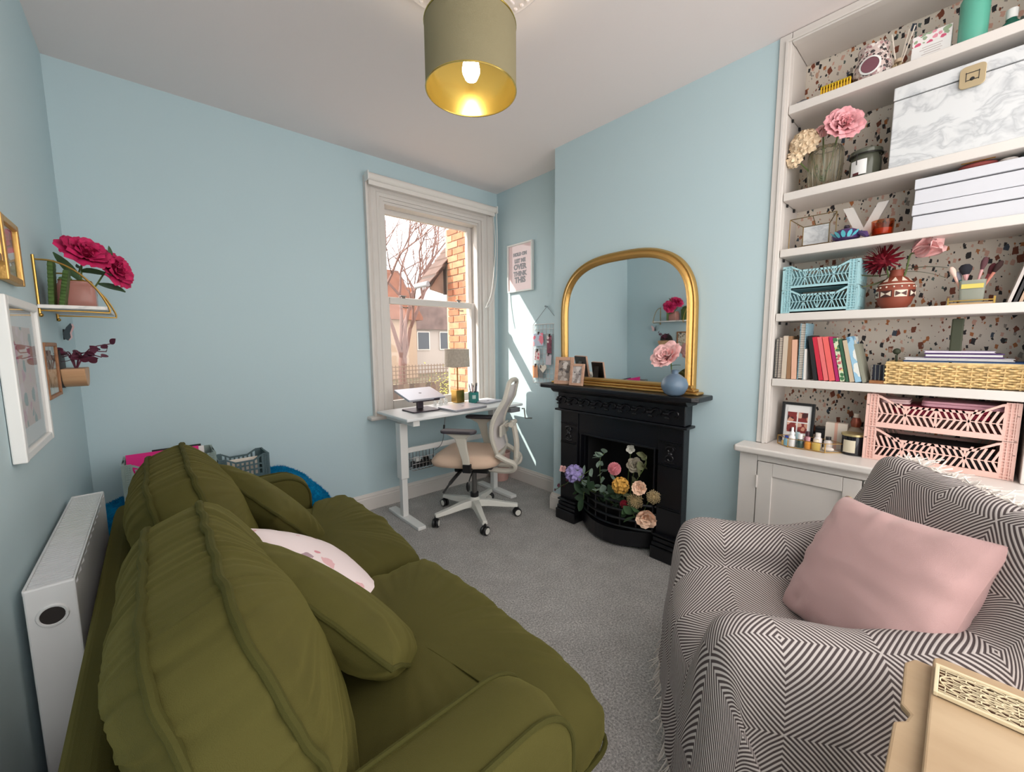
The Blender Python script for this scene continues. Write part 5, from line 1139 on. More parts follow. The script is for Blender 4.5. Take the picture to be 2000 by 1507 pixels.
B().box(d_*.2, d_*.2+.004, -w_*.58, w_*.53, .022, h_*.71).obj('marble_card', MARBLE, e)
e = empty('glass_paperweight', 'blue and violet glass tea light holder on the third shelf', 'tea light holder', (CX+.05, .375, z_))
B().lathe([(.025, 0), (.045, .012), (.05, .028), (.04, .045), (.022, .054), (.018, .05)], 28).obj('bowl', mat('violet_bowl', (74, 52, 100), .12), e, smooth=True)
b = B()
for k in range(12): petal(b, T(-.02, 0, .014) @ RZ(k*.52) @ T(0, .03, 0) @ RX(-.85), .034, .016, .2, .1, 2, 3)
b.obj('glass_petals', mat('turquoise_glass', (96, 190, 206), .15), e, smooth='all'); B().lathe([(.008, .054), (.011, .062), (.008, .07), (.001, .07)], 14).obj('knob', mat('dark_knob', (46, 34, 50), .3), e, smooth=True)
B().tube([(-.02, -.04, .03), (-.03, -.065, .018), (-.035, -.075, .004)], [.008, .012, .006], 8).obj('side_petal', mat('violet_bowl', (1,)*3), e, smooth=True)
lt = letter('V', 'large white wooden letter V on the third shelf', (CX+.115, .328, z_+.001), -PI/2, .215, .01, WHITE, 'letter_ornament', None, .006, 'letter')
lathe_thing('amber_votive', 'small amber glass votive beside the letter V', 'tea light holder', (CX+.06, .262, z_), (('glass', [(.03, 0), (.033, .004), (.036, .066), (.033, .066), (.03, .01), (.002, .008)], AMBERG), ('wax', [(.029, .011), (.030, .034), (.001, .034)], mat('amber_wax', (206, 140, 96), .6))))
WB = mat('white_box_paper', (206, 206, 212), .6); DKM = mat('box_gap', (150, 150, 158), .7)
for k, (z0, lb) in enumerate(((0, 'lower white lidded storage box on the third shelf'), (.095, 'upper white lidded storage box stacked on the third shelf'))):
    e = empty('storage_box', lb, 'box', (CX+.012, .015, z_+z0), group='white storage boxes'); B().box(0, .2, -.165, .158, 0, .052).obj('body', WB, e, bevel=.002); B().box(-.003, .203, -.168, .161, .055, .093).obj('lid', WB, e, bevel=.002)
for k, (y_, r_, c_, lb, nm) in enumerate(((.02, .022, (150, 70, 66), 'rust red purse lying on top of the white boxes', 'purse'), (-.05, .016, (216, 206, 200), 'white pebble on top of the white boxes', 'pebble'), (-.10, .018, (50, 60, 62), 'dark pebble on top of the white boxes', 'pebble'))):
    e = empty(nm, lb, nm, (CX+.05, y_, z_+.1885)); B().ball((0, 0, r_*.5), (r_*1.2, r_*(2.2 if k == 0 else 1.4), r_*.5), 14, 8).obj('body', mat(nm+'_%d' % k, c_, .6), e, smooth=True)
    if k == 0: B().tube([(-.02, -.04, r_), (-.02, .04, r_)], .002, 5).obj('zip', BRASS, e)
# ---------------- fourth shelf
z_ = TOPS[3]; RZc = -PI/2
crate('mini_crate', 'lower pale blue mini crate on the fourth shelf', (CX+.105, .452, z_+.001), RZc, .275, .19, .105, PBLUE, .78, 4, group='pale blue mini crates', bar=.0019, nb=4)
crate('mini_crate', 'upper pale blue mini crate stacked on the fourth shelf', (CX+.105, .452, z_+.107), RZc, .275, .19, .105, PBLUE, .80, 4, group='pale blue mini crates', bar=.0019, nb=4)
TC = mat('terracotta', (134, 62, 42), .6); PVX, PVY = CX+.085, .208
e = empty('terracotta_vase', 'terracotta bottle vase painted with cream geometric bands on the fourth shelf', 'vase', (PVX, PVY, z_))
B().lathe([(.035, 0), (.05, .02), (.058, .05), (.060, .075), (.055, .10), (.04, .118), (.024, .13), (.021, .15), (.024, .156), (.018, .156), (.016, .13), (.03, .11)], 36).obj('body', TC, e, smooth=True)
CW = mat('cream_paint', (222, 204, 186), .6); TD = mat('dark_paint', (70, 34, 28), .6)
def band(r0, z0, r1, z1, m_, nm, a0=0, a1=2*PI, n=40):
    B().add([(r*math.cos(a0+(a1-a0)*k/n), r*math.sin(a0+(a1-a0)*k/n), z) for k in range(n+1) for r, z in ((r0, z0), (r1, z1))], [(2*k, 2*k+2, 2*k+3, 2*k+1) for k in range(n)]).obj(nm, m_, e)
band(.0605, .048+.0, .0612, .074, CW, 'cream_band') if False else None
for k in range(8):
    a0 = k*PI/4; band(.0590, .046, .0608, .072, CW if k % 2 == 0 else TD, 'painted_panel', a0+.05, a0+.72, 6)
    b = B(); am = a0+.385
    for s_ in (-1, 1): b.add([(.0618*math.cos(am), .0618*math.sin(am), .059), (.0618*math.cos(am+s_*.28), .0618*math.sin(am+s_*.28), .049), (.0618*math.cos(am+s_*.28), .0618*math.sin(am+s_*.28), .069)], [(0, 1, 2)])
    b.obj('painted_triangle', TD if k % 2 == 0 else CW, e)
for k in range(16): a = k*PI/8; B().ball((.0588*math.cos(a), .0588*math.sin(a), .086), .0035, 6, 4).obj('painted_dot', CW, e)
band(.0572, .0955, .0562, .099, CW, 'painted_line')
for k in range(10): a = k*PI/5; b = B(); b.add([(.050*math.cos(a-.2), .050*math.sin(a-.2), .1085), (.050*math.cos(a+.2), .050*math.sin(a+.2), .1085), (.034*math.cos(a), .034*math.sin(a), .126)], [(0, 1, 2)]); b.obj('painted_triangle', CW, e)
pb = (PVX, PVY, z_+.06)
flower('blush pink tulip in the terracotta vase', pb, (PVX-.02, PVY-.05, z_+.215), (-.4, -.75, .35), 'rose', .078, PK, layers=4, n=5, opening=.45, leaves=((.6, (-.2, -1, .15), .11, .022), (.55, (-.3, -1, -.1), .12, .018)))
flower('deep red dahlia in the terracotta vase', pb, (PVX-.015, PVY+.045, z_+.20), (-.6, .5, .6), 'pompom', .05, RED, n=70, pl=.8, pw=.35, leaves=((.6, (-.3, 1, -.15), .10, .04), (.5, (-.4, .8, -.6), .09, .035)), leafm=mat('olive_leaf', (1,)*3))
# make-up brushes in a glass on a small gold tray
GXb, GYb = CX+.07, .0
e = empty('brass_tray', 'small wooden tray with brass corners under the brush glass', 'tray', (GXb, GYb, z_)); B().box(-.035, .035, -.058, .058, 0, .008).obj('base', WOODL, e); [B().box(-.037, -.031, s_*.056-.003, s_*.056+.003, 0, .028).obj('corner_post', BRASS, e) for s_ in (-1, 1)]; B().box(-.037, -.033, -.056, .056, .014, .018).obj('rail', BRASS, e)
e = empty('brush_glass', 'square glass tumbler with a gold label holding make-up brushes', 'tumbler', (GXb, GYb, z_+.009)); b = B()
sq = lambda w_, z: [(x, y, z) for x, y in rrect(w_, w_, .008, 3)]
b.loft([sq(.06, 0), sq(.066, .08), sq(.060, .08), sq(.054, .012)], True, True).obj('glass', mat('tumbler_glass', (200, 204, 190), .08, trans=.6, ior=1.25), e, smooth=True); B().box(-.0345, -.033, -.027, .027, .05, .066).obj('label', mat('gold_label', (214, 196, 96), .5), e)
BR = (((-.006, .016), (-.22, .35), .13, (226, 176, 160), (232, 200, 186), 'short pink brush leaning left in the brush glass'), ((-.004, .010), (.0, .1), .13, (214, 160, 160), (36, 36, 44), 'large black powder brush in the brush glass'), ((-.004, -.002), (0, -.16), .15, (214, 160, 160), (96, 60, 66), 'tall slim brush in the brush glass'), ((-.004, -.010), (-.1, -.42), .14, (206, 130, 112), (60, 38, 36), 'bronze brush leaning right in the brush glass'), ((.01, -.012), (.1, -.28), .13, (150, 60, 66), (96, 44, 50), 'dark red brush at the back of the brush glass'), ((.012, .012), (.1, .28), .11, (44, 130, 126), (190, 190, 206), 'teal handled brush in the brush glass'))
for k, ((dx, dy), (tx_, ty_), L, hc, bc, lb) in enumerate(BR):
    e = empty('makeup_brush', lb, 'brush', (GXb+dx, GYb+dy, z_+.022), group='make-up brushes'); d = Vector((tx_*.3, ty_, 1)).normalized(); fat = .018 if k == 1 else .009
    B().tube([(0, 0, 0), d*L*.55], .0035, 8).obj('handle', mat('brush_handle_%d' % k, hc, .4), e, smooth=True); B().tube([d*L*.55, d*L*.7], [.004, fat*.5], 8).obj('ferrule', mat('brush_handle_%d' % k, (1,)*3), e, smooth=True)
    B().lathe([(fat*.5, 0), (fat*.9, L*.12), (fat, L*.2), (fat*.6, L*.28), (.001, L*.3)], 14, frame(d*L*.7, d)).obj('bristles', mat('brush_hair_%d' % k, bc, .9), e, smooth=True)
for k, (y_, c_, lb) in enumerate(((-.085, (206, 196, 190), 'pale magazine leaning at the right end of the fourth shelf'), (-.098, (46, 42, 44), 'black magazine behind the pale one on the fourth shelf'), (-.11, (196, 166, 140), 'tan folder leaning at the right end of the fourth shelf'), (-.122, (216, 210, 214), 'white folder at the far right of the fourth shelf'))):
    e = empty('magazine', lb, 'magazine', (CX+.02, y_, z_+.002), group='magazines on the fourth shelf'); e.rotation_euler = (.22, 0, 0)
    B().box(0, .18, -.008, -.007, 0, .215).box(0, .18, -.001, 0, 0, .215).box(0, .001, -.008, 0, 0, .215).obj('cover', mat('magazine_%d' % k, c_, .5), e); B().box(.002, .178, -.0068, -.0012, .002, .212).obj('pages', PAPER, e)
# ---------------- fifth shelf: books, baskets
z_ = TOPS[4]
def book(label, y1, t, h, c, lean=0, d=.135, spiral=False, pm=None, x=CX+.012, group='books on the fifth shelf', name='book'):
    """spine faces the room; y1 = left (far) edge of the foot"""
    e = empty(name, label, 'book', (x, y1, z_+.0005), group=group); e.rotation_euler = (-lean, 0, 0)
    m_ = pm or mat('cover_%02x%02x%02x' % c, c, .55)
    b = B(); b.box(0, d, -t, -t+.0018, 0, h); b.box(0, d, -.0018, 0, 0, h)
    if not spiral: b.box(-.001, .001, -t, 0, 0, h)
    b.obj('cover', m_, e); B().box(.003, d-.004, -t+.0019, -.0019, .003, h-.003).obj('pages', CREAM, e)
    if spiral:
        s = B(); n = int(h/.008)
        for k in range(n): s.tube([(.004+.006*math.cos(a), -t/2+(t/2+.002)*math.sin(a), .006+k*.008) for a in [2*PI*q/8 for q in range(8)]], .0009, 4, True)
        s.obj('spiral_wire', mat('dark_wire', (60, 58, 56)), e)
    return e
LV = m_print('floral_cover', (206, 210, 180), [(60, 110, 70), (190, 90, 100), (220, 200, 120)], 70, .5, .5); BLW = m_print('sky_cover', (150, 190, 214), [(226, 226, 220), (96, 140, 170), (206, 196, 170)], 18, .5, .5)
y = .600
for (lb, t, h, c, ln, spi, pm, gap) in (
    ('thin grey spiral notebook at the left end of the books', .012, .19, (120, 118, 116), 0, True, None, .002), ('brown and white spiral notebook second from the left end', .014, .195, (170, 150, 140), 0, True, None, .002),
    ('cream hardback beside the spiral notebooks', .019, .20, (206, 190, 172), 0, False, None, .002), ('brown hardback between the cream and the peach books', .016, .198, (150, 112, 80), .02, False, None, .003),
    ('peach hardback left of the tall blue notebook', .020, .182, (226, 176, 150), .03, False, None, .003), ('tall pale blue spiral notebook standing above the other books', .022, .255, (150, 190, 206), .0, True, None, .002),
    ('slim white booklet right of the tall blue notebook', .008, .14, (226, 220, 214), .02, False, None, .030), ('black book leaning left of the red ones', .016, .20, (30, 28, 30), .16, False, None, .004),
    ('crimson book leaning beside the black one', .016, .195, (196, 36, 60), .18, False, None, .003), ('salmon pink book between the crimson and coral ones', .016, .195, (226, 110, 110), .19, False, None, .003), ('coral book leaning between the pink and magenta ones', .020, .195, (230, 100, 96), .19, False, None, .003),
    ('magenta book right of the coral one', .012, .195, (170, 24, 96), .19, False, None, .003), ('flower patterned notebook right of the magenta book', .016, .19, (1, 1, 1), .2, False, LV, .003),
    ('dark green notebook behind the flower patterned one', .010, .185, (50, 90, 66), .2, False, None, .003), ('beige paperback left of the sky blue book', .015, .18, (196, 176, 150), .2, False, None, .003),
    ('sky blue and white patterned book near the right end', .020, .195, (1, 1, 1), .22, False, BLW, .003), ('grey green paperback at the right end of the books', .012, .165, (140, 140, 124), .24, False, None, .003)):
    book(lb, y, t, h, c, ln, .135, spi, pm); y -= t+gap
e = empty('wire_letter_rack', 'small dark desk rack with thin wires on a wooden base', 'letter rack', (CX+.035, .232, z_)); B().box(-.02, .08, -.024, .024, 0, .012).obj('base', WOODM, e); B().box(.03, .06, -.022, .022, .012, .075).obj('contents', mat('navy_card', (44, 48, 66), .6), e)
for k in range(4): B().tube([(-.01, .02-k*.013, .012), (-.012, .022-k*.013, .075), (.07, .022-k*.013, .075), (.07, .02-k*.013, .012)], .0015, 5).obj('wire', mat('chrome', (1,)*3), e)
# wicker basket full of papers
WK = mat('wicker', (214, 182, 126), .75, var=.25, vscale=50); kb = empty('wicker_tray_basket', 'shallow woven wicker basket on the fifth shelf', 'basket', (CX+.115, .015, z_+.001))
bw_, bd_, bh_ = .38, .20, .085
B().box(-bd_/2+.008, bd_/2-.008, -bw_/2+.008, bw_/2-.008, 0, .006).obj('bottom', WK, kb)
per = []
for (a, b_, n) in (((-1, -1), (-1, 1), 40), ((-1, 1), (1, 1), 20), ((1, 1), (1, -1), 40), ((1, -1), (-1, -1), 20)):
    for k in range(n): t = k/n; per.append(Vector(((a[0]+(b_[0]-a[0])*t)*bd_/2, (a[1]+(b_[1]-a[1])*t)*bw_/2, 0)))
NP = len(per)
for r in range(9):
    pts = []
    for k, p in enumerate(per):
        nrm = Vector((p.x/(bd_/2), p.y/(bw_/2), 0)); nrm = Vector((nrm.x if abs(nrm.x) > .98 else 0, nrm.y if abs(nrm.y) > .98 else 0, 0)); o_ = .005*math.sin(k*PI/2+PI*(r % 2)+.8)
        pts.append(p+nrm*o_+Vector((0, 0,   .007+r*.0088+.0012*math.sin(k*1.7+r))))
    B().tube(pts, .0046, 5, True).obj('woven_strand', WK, kb)
for k in range(0, NP, 4): p = per[k]; B().cyl(p, p+Vector((0, 0, bh_)), .003, None, 5).obj('stake', WK, kb)
B().tube([p+Vector((0, 0, bh_)) for p in per], .006, 6, True).obj('rim', WK, kb)
hm = mat('dark_olive_strap', (58, 62, 44), .7)
hd = B().box(-.006, .006, -.016, .016, .06, .255, T(-bd_/2+.04, .01, 0)).obj('handle', hm, kb, bevel=.004)
for s_ in (-1, 1): B().tube([(-.02, s_*.17, .07), (-.02, s_*.172, .11), (-.02, s_*.172, .115)], .004, 6).ball((-.02, s_*.172, .13), .013, 10, 6).obj('toggle', hm, kb, smooth=True)
PAPS = (((90, 170, 206), 'turquoise file lying lowest in the wicker basket', .33, .010, 0), ((30, 84, 150), 'blue file lying in the wicker basket', .31, .012, .012), ((232, 230, 236), 'stack of white papers on the blue file in the basket', .28, .010, .026), ((88, 56, 120), 'purple notebook on the papers in the wicker basket', .20, .016, .038), ((216, 200, 226), 'lilac notebook on top of the papers in the wicker basket', .18, .007, .056))
for k, (c_, lb, L, t, dz) in enumerate(PAPS):
    e = empty('file', lb, 'file', (CX+.125, .012-(.005 if k % 2 else -.008), z_+.072+dz), .03*(k-2)); B().box(-.08, .08, -L/2, L/2, 0, t*.18).box(-.08, .08, -L/2, L/2, t*.82, t).obj('cover', mat('file_%d' % k, c_, .6), e); B().box(-.077, .077, -L/2+.003, L/2-.003, t*.2, t*.8).obj('sheets', PAPER, e)
# ---------------- worktop
z_ = .7655
photo_frame('black photo frame with four photo booth pictures on the cabinet worktop', (CX+.105, .515, z_+.002), -PI/2, .135, .195, .014, BLACK, PAPER, .1, mount=.012, strut=False)
pfm = bpy.data.objects['photo_frame.002'] if 'photo_frame.002' in bpy.data.objects else None
BOOTH = m_print('booth_photo', (130, 46, 44), [(206, 150, 126), (70, 28, 30), (214, 170, 150), (150, 60, 52)], 42, .5, .5)
if pfm:
    for (a, b_) in ((-.022, .072), (.022, .072), (-.022, .124), (.022, .124)): B().box(a-.019, a+.019, -.0105, -.009, b_-.022, b_+.024).obj('booth_photo', BOOTH, pfm)
e = empty('black_box', 'small black box behind the tray on the worktop', 'box', (CX+.13, .425, z_)); B().box(-.02, .02, -.018, .018, 0, .08).obj('body', BLACK, e, bevel=.002); B().box(-.021, .021, -.019, .019, .08, .092).obj('lid', BLACK, e, bevel=.002)
e = empty('gift_box', 'cream gift box with a pink stripe standing behind the tray', 'box', (CX+.12, .365, z_)); B().box(-.015, .015, -.04, .04, 0, .12).obj('body', CREAM, e, bevel=.002); B().box(-.0158, .0158, -.006, .006, 0, .1208).obj('stripe', mat('peach_stripe', (226, 176, 156), .6), e)
e = empty('perfume_bottle', 'tall glass bottle with a copper stopper beside the pink crates', 'bottle', (CX+.125, .30, z_)); B().lathe([(.03, 0), (.034, .004), (.034, .09), (.02, .105), (.014, .11)], 24).obj('body', mat('perfume_glass', (206, 190, 170), .1, trans=.5, ior=1.3), e, smooth=True); B().lathe([(.016, .11), (.02, .13), (.014, .15), (.010, .152)], 20).obj('collar', mat('copper', (160, 92, 76), .35, .8), e, smooth=True); B().lathe([(.010, .152), (.010, .17), (.001, .172)], 16).obj('cap', CREAM, e, smooth=True)
e = empty('candle_jar', 'dark glass candle jar with a cream label on the worktop', 'candle', (CX+.055, .295, z_)); B().lathe([(.036, 0), (.04, .004), (.04, .082), (.037, .082), (.036, .07), (.002, .068)], 32).obj('jar', mat('black_glass', (26, 26, 32), .12), e, smooth=True)
B().add([(.0405*math.cos(a), .0405*math.sin(a), z) for a in [PI*.75+k*.14 for k in range(9)] for z in (.012, .066)], [(2*k, 2*k+2, 2*k+3, 2*k+1) for k in range(8)]).obj('label', mat('cream_label', (214, 204, 180), .6), e); B().lathe([(.037, .08), (.042, .084), (.042, .092), (.001, .094)], 32).obj('lid', mat('gold_tin', (196, 180, 130), .35, .6), e, smooth=True)
# hexagonal glass tray with bottles
TYc = .448; TXc = CX+.035
ht = empty('glass_trinket_tray', 'brass edged hexagonal glass tray holding small bottles', 'tray', (TXc, TYc, z_)); hx = [(.0, .125), (-.055, .07), (-.055, -.07), (0, -.125), (.05, -.07), (.05, .07)]
b = B()
for k in range(6):
    a, c_ = hx[k], hx[(k+1) % 6]; b.tube([(a[0], a[1], .003), (c_[0], c_[1], .003)], .002, 5); b.tube([(a[0], a[1], .042), (c_[0], c_[1], .042)], .0016, 5); b.tube([(a[0], a[1], .003), (a[0], a[1], .042)], .002, 5)
b.obj('brass_edges', BRASS, ht); B().prism(hx, .003).obj('mirror_base', mat('tray_base', (206, 196, 176), .2), ht)
for k in range(6): a, c_ = hx[k], hx[(k+1) % 6]; B().add([(a[0], a[1], .004), (c_[0], c_[1], .004), (c_[0], c_[1], .041), (a[0], a[1], .041)], [(0, 1, 2, 3)]).obj('glass_pane', GLASS, ht)
SB = (((-.03, .06), .014, .055, (236, 234, 232), (240, 240, 240), .035, 'white dropper bottle with a tall white nozzle in the glass tray', 2), ((-.03, .082), .011, .035, (120, 170, 190), (40, 70, 160), .012, 'small bottle with a royal blue cap in the glass tray', 0), ((-.03, .028), .014, .04, (40, 66, 60), (226, 226, 226), .024, 'dark green bottle with a silver cap in the glass tray', 0), ((-.032, -.002), .013, .034, (214, 140, 40), (206, 150, 160), .02, 'orange bottle with a pink cap in the glass tray', 1), ((-.03, -.032), .017, .036, (206, 176, 90), (226, 214, 190), .012, 'honey yellow glass bottle in the glass tray', 1), ((.01, .01), .013, .05, (170, 90, 110), (70, 40, 50), .022, 'plum coloured bottle with a dark cap in the glass tray', 1), ((.012, -.03), .016, .055, (226, 218, 216), (232, 226, 220), .016, 'white tub in the glass tray', 0), ((.01, -.068), .016, .046, (206, 196, 190), (40, 38, 40), .014, 'pale jar with a black lid in the glass tray', 0), ((.01, .048), .014, .05, (176, 206, 212), (176, 206, 212), .012, 'pale aqua jar at the back of the glass tray', 0), ((-.025, .094), .009, .024, (206, 170, 100), (232, 226, 220), .012, 'tiny gold bottle at the left corner of the glass tray', 1))
for k, ((dx, dy), r_, h_, c_, cc, chh, lb, kind) in enumerate(SB):
    e = empty('small_bottle', lb, 'bottle', (TXc+dx, TYc+dy, z_+.0035), group='small bottles in the glass tray'); m_ = mat('small_bottle_%d' % k, c_, .2, coat=.4)
    B().lathe([(r_*.9, 0), (r_, .003), (r_, h_*.8), (r_*.55, h_), (r_*.5, h_)], 20).obj('body', m_, e, smooth=True)
    B().lathe(([(r_*.6, h_), (r_*.6, h_+chh*.3), (r_*.35, h_+chh*.5), (r_*.3, h_+chh), (.0005, h_+chh)] if kind == 2 else [(r_*.65, h_), (r_*.65, h_+chh), (.0005, h_+chh)]), 18).obj('cap', mat('small_cap_%d' % k, cc, .35), e, smooth=True)
e = empty('sea_shell', 'small pale sea shell at the right end of the glass tray', 'shell', (TXc-.02, TYc-.075, z_+.0035)); b = B(); b.ball((0, 0, .010), (.012, .022, .010), 16, 8).obj('shell', mat('shell', (226, 214, 206), .5), e, smooth=True); B().tube([(-.008, -.015, .014), (-.01, 0, .018), (-.008, .015, .014)], .0012, 5).obj('ridge', CREAM, e)
# pink crates
crate('large_crate', 'lower pale pink folding crate on the cabinet worktop', (CX+.122, .055, z_), RZc, .405, .215, .137, PPINK, .70, 4, group='pale pink folding crates', bar=.0042)
crate('large_crate', 'upper pale pink folding crate stacked on the worktop', (CX+.122, .055, z_+.138), RZc, .405, .215, .137, PPINK, .70, 4, group='pale pink folding crates', bar=.0042)
def slabthing(name, label, cat, loc, rz, w_, d_, t, m_, em):
    e = empty(name, label, cat, loc, rz); B().prism(rrect(w_, d_, min(.02, t)), t*.55).obj('base', m_, e, bevel=.002); B().prism(rrect(w_-.002, d_-.002, min(.02, t)), t*.4, T(0, 0, t*.58)).obj('top', em, e, bevel=.002); return e
MG = mat('magenta_leather', (150, 16, 56), .35); PKG = mat('pink_leather', (206, 150, 164), .45)
slabthing('leather_case', 'shiny magenta case lying in the upper pink crate', 'case', (CX+.12, .05, z_+.20), PI/2, .26, .16, .034, MG, MG)
slabthing('leather_case', 'dusty pink case lying on top of the magenta one', 'case', (CX+.12, -.02, z_+.236), PI/2+.02, .24, .15, .022, PKG, PKG)
slabthing('leather_case', 'pale pink slim box at the left of the upper pink crate', 'case', (CX+.115, .175, z_+.236), PI/2, .09, .12, .018, mat('pale_pink_case', (230, 196, 196), .5), mat('pale_pink_case', (1,)*3))
slabthing('document_pouch', 'dark grey pouch lying in the lower pink crate', 'pouch', (CX+.12, .05, z_+.02), PI/2, .3, .17, .07, mat('charcoal_fabric', (40, 38, 42), .8), mat('charcoal_fabric', (1,)*3))
# ================================================================== armchair under a striped throw
AF = Vector((1.18, .48, 0)); AW = Vector((.84, .54, 0)).normalized(); AN = Vector((-AW.y, AW.x, 0))
def AP(w, n, z): return AF+AW*w+AN*n+Vector((0, 0, z))
ARZ = math.atan2(AW.y, AW.x)
ac = empty('armchair', 'small armchair hidden under the striped throw', 'armchair', AF, ARZ)      # local x = width, y = facing
ACF = mat('armchair_fabric', (120, 140, 150), .9, bump=.1)
B().box(-.20, .20, -.55, .0, .12, .40).obj('seat', ACF, ac, bevel=.03, seg=3)
for s_ in (-1, 1):
    a, b_ = sorted((s_*.20, s_*.325)); B().box(a, b_, -.58, -.02, .10, .575).obj('arm', ACF, ac, bevel=.04, seg=4)
B().box(-.30, .30, -.70, -.575, .12, .835).obj('backrest', ACF, ac, bevel=.05, seg=4)
for (x_, y_) in ((-.27, -.06), (.27, -.06), (-.27, -.64), (.27, -.64)): B().cyl((x_, y_, 0), (x_, y_, .13), .016, .022, 12).obj('leg', WOODM, ac)
# the throw: a draped sheet from a net of control points (width, facing, height)
def cs(n, za, zs, wo=.345, wi=.20, zh=.10, hump=0):
    L = [(-wo-.03, n, zh), (-wo-.022, n, (zh+za)*.5), (-wo, n, za-.05), (-(wo+wi)/2, n, za), (-wi, n, za-.035), (-wi+.035, n, zs+.035), (0, n, zs+hump)]
    return L+[(-a, b, c) for a, b, c in L[-2::-1]]
def mir(L): return L+[(-a, b, c) for a, b, c in L[-2::-1]]
net = [
    mir([(-.40, -.12, .06), (-.40, -.02, .07), (-.365, .045, .08), (-.27, .07, .07), (-.20, .075, .08), (-.15, .08, .07), (0, .085, .08)]),
    mir([(-.40, -.15, .08), (-.385, -.04, .26), (-.355, .03, .28), (-.27, .055, .29), (-.20, .06, .26), (-.15, .062, .25), (0, .068, .25)]),
    mir([(-.40, -.17, .09), (-.375, -.055, .36), (-.345, .005, .50), (-.27, .025, .545), (-.205, .02, .50), (-.165, .045, .40), (0, .055, .40)]),
    cs(-.035, .612, .452), cs(-.16, .614, .468), cs(-.29, .616, .455), cs(-.40, .64, .455),
    mir([(-.375, -.50, .10), (-.367, -.50, .37), (-.345, -.49, .62), (-.275, -.485, .665), (-.20, -.475, .63), (-.14, -.465, .55), (0, -.46, .53)]),
    mir([(-.375, -.56, .10), (-.368, -.56, .42), (-.342, -.55, .70), (-.29, -.545, .78), (-.21, -.53, .78), (-.14, -.525, .765), (0, -.52, .76)]),
    mir([(-.375, -.62, .12), (-.368, -.62, .46), (-.35, -.60, .76), (-.31, -.59, .865), (-.23, -.575, .888), (-.14, -.57, .878), (0, -.57, .88)]),
    mir([(-.375, -.68, .14), (-.365, -.69, .48), (-.335, -.67, .74), (-.28, -.665, .84), (-.21, -.66, .868), (-.14, -.658, .874), (0, -.66, .878)]),
    mir([(-.37, -.73, .16), (-.36, -.735, .48), (-.33, -.735, .70), (-.28, -.74, .79), (-.21, -.745, .81), (-.14, -.745, .81), (0, -.745, .81)])]
def crv(p0, p1, p2, p3, t): return [.5*((2*b)+(c-a)*t+(2*a-5*b+4*c-d)*t*t+(3*b-a-3*c+d)*t**3) for a, b, c, d in zip(p0, p1, p2, p3)]
NR, NCc, SUB = len(net), len(net[0]), 14
def netp(fr, fc):
    i = min(int(fr), NR-2); j = min(int(fc), NCc-2); tr_, tc = fr-i, fc-j; rows = []
    for k in range(-1, 3):
        r = net[max(0, min(NR-1, i+k))]; rows.append(crv(r[max(0, j-1)], r[j], r[j+1], r[min(NCc-1, j+2)], tc))
    return Vector(crv(*rows, tr_))
nu, nv = (NCc-1)*SUB, (NR-1)*SUB
Lu = [0]; Lv = [0]
for i in range(nu): Lu.append(Lu[-1]+(netp(4.5, (i+1)/SUB)-netp(4.5, i/SUB)).length)
for i in range(nv): Lv.append(Lv[-1]+(netp((i+1)/SUB, 6)-netp(i/SUB, 6)).length)
def thr(u, v):
    p = netp(v*(NR-1), u*(NCc-1)); a = abs(u-.5)*2
    side = max(0, min(1, (a-.68)/.2)); front = max(0, 1-v*(NR-1)/2.2)
    f = ns((u*26, v*5, 1.5))*.010*front + ns((u*4, v*30, 4))*.014*side + ns((p.x*9, p.y*9, p.z*9))*.006
    d = Vector((math.copysign(1, u-.5)*side, max(0, front), .6*(1-side)*(1-front)))
    p = p+d*f
    if side > .2: p.x += math.copysign(.012*side*ns((p.y*14, p.z*7, 6)), u-.5)
    return p
tw = empty('striped_throw', 'grey and white diamond striped throw draped over the armchair', 'throw', AF, ARZ)
tb = B(); tb.grid(thr, nu, nv, None, lambda u, v: (Lu[int(round(u*nu))], Lv[int(round(v*nv))]+.05*ns((u*5, v*5, 8))*0)); to = tb.obj('cloth', THROW, tw, smooth='all'); so = to.modifiers.new('thick', 'SOLIDIFY'); so.thickness = .007; so.offset = 1
FRG = mat('fringe_cotton', (226, 216, 208), .95); fg_ = B(); rf = random.Random(9)
def tassel(p, d, L=.05):
    for q in range(3):
        j = Vector((rf.gauss(0, .006), rf.gauss(0, .006), rf.gauss(0, .004))); fg_.tube([p, p+d*L*.5+j, p+d*L+j*2.2], [.0022, .0018, .0012], 4)
for i in range(0, nu+1, 2): tassel(thr(i/nu, 0), Vector((0, .25, -1)), .045)
for i in range(0, nv+1, 2):
    tassel(thr(0, i/nv), Vector((-.3, 0, -1)), .045); tassel(thr(1, i/nv), Vector((.3, 0, -1)), .045)
for i in range(0, nu+1, 2): tassel(thr(i/nu, 1), Vector((0, -.4, -1)), .05)
# loose fringed end lying along the top of the back
for i in range(90):
    u = .22+.62*i/90; p = thr(u, .865)+Vector((0, 0, .008)); tassel(p, Vector((rf.uniform(-.3, .3), rf.uniform(-1, .4), .12)), .035)
fg_.v = [(x, y, max(z, .004)) for x, y, z in fg_.v]
fg_.obj('fringe', FRG, tw, kind='stuff')
def LP(*a): return AP(*a)
Tp, Rp, Lp, Bp = LP(.17, -.485, .80), LP(-.23, -.52, .80), LP(.15, -.27, .50), LP(-.21, -.40, .55)
cc = (Tp+Rp+Lp+Bp)/4; ux = ((Rp+Bp)-(Tp+Lp)).normalized(); uy = ((Tp+Rp)-(Lp+Bp)); nz = (ux.cross(uy)).normalized()
if nz.dot(AN) < 0: nz = -nz
pillow('dusty pink velvet cushion leaning in the armchair', cc+nz*.02-AW*.028+Vector((0, 0, -.034)), nz, uy, math.radians(14), .43, .40, .16, PINKV, None, 12.4, wr=.02)
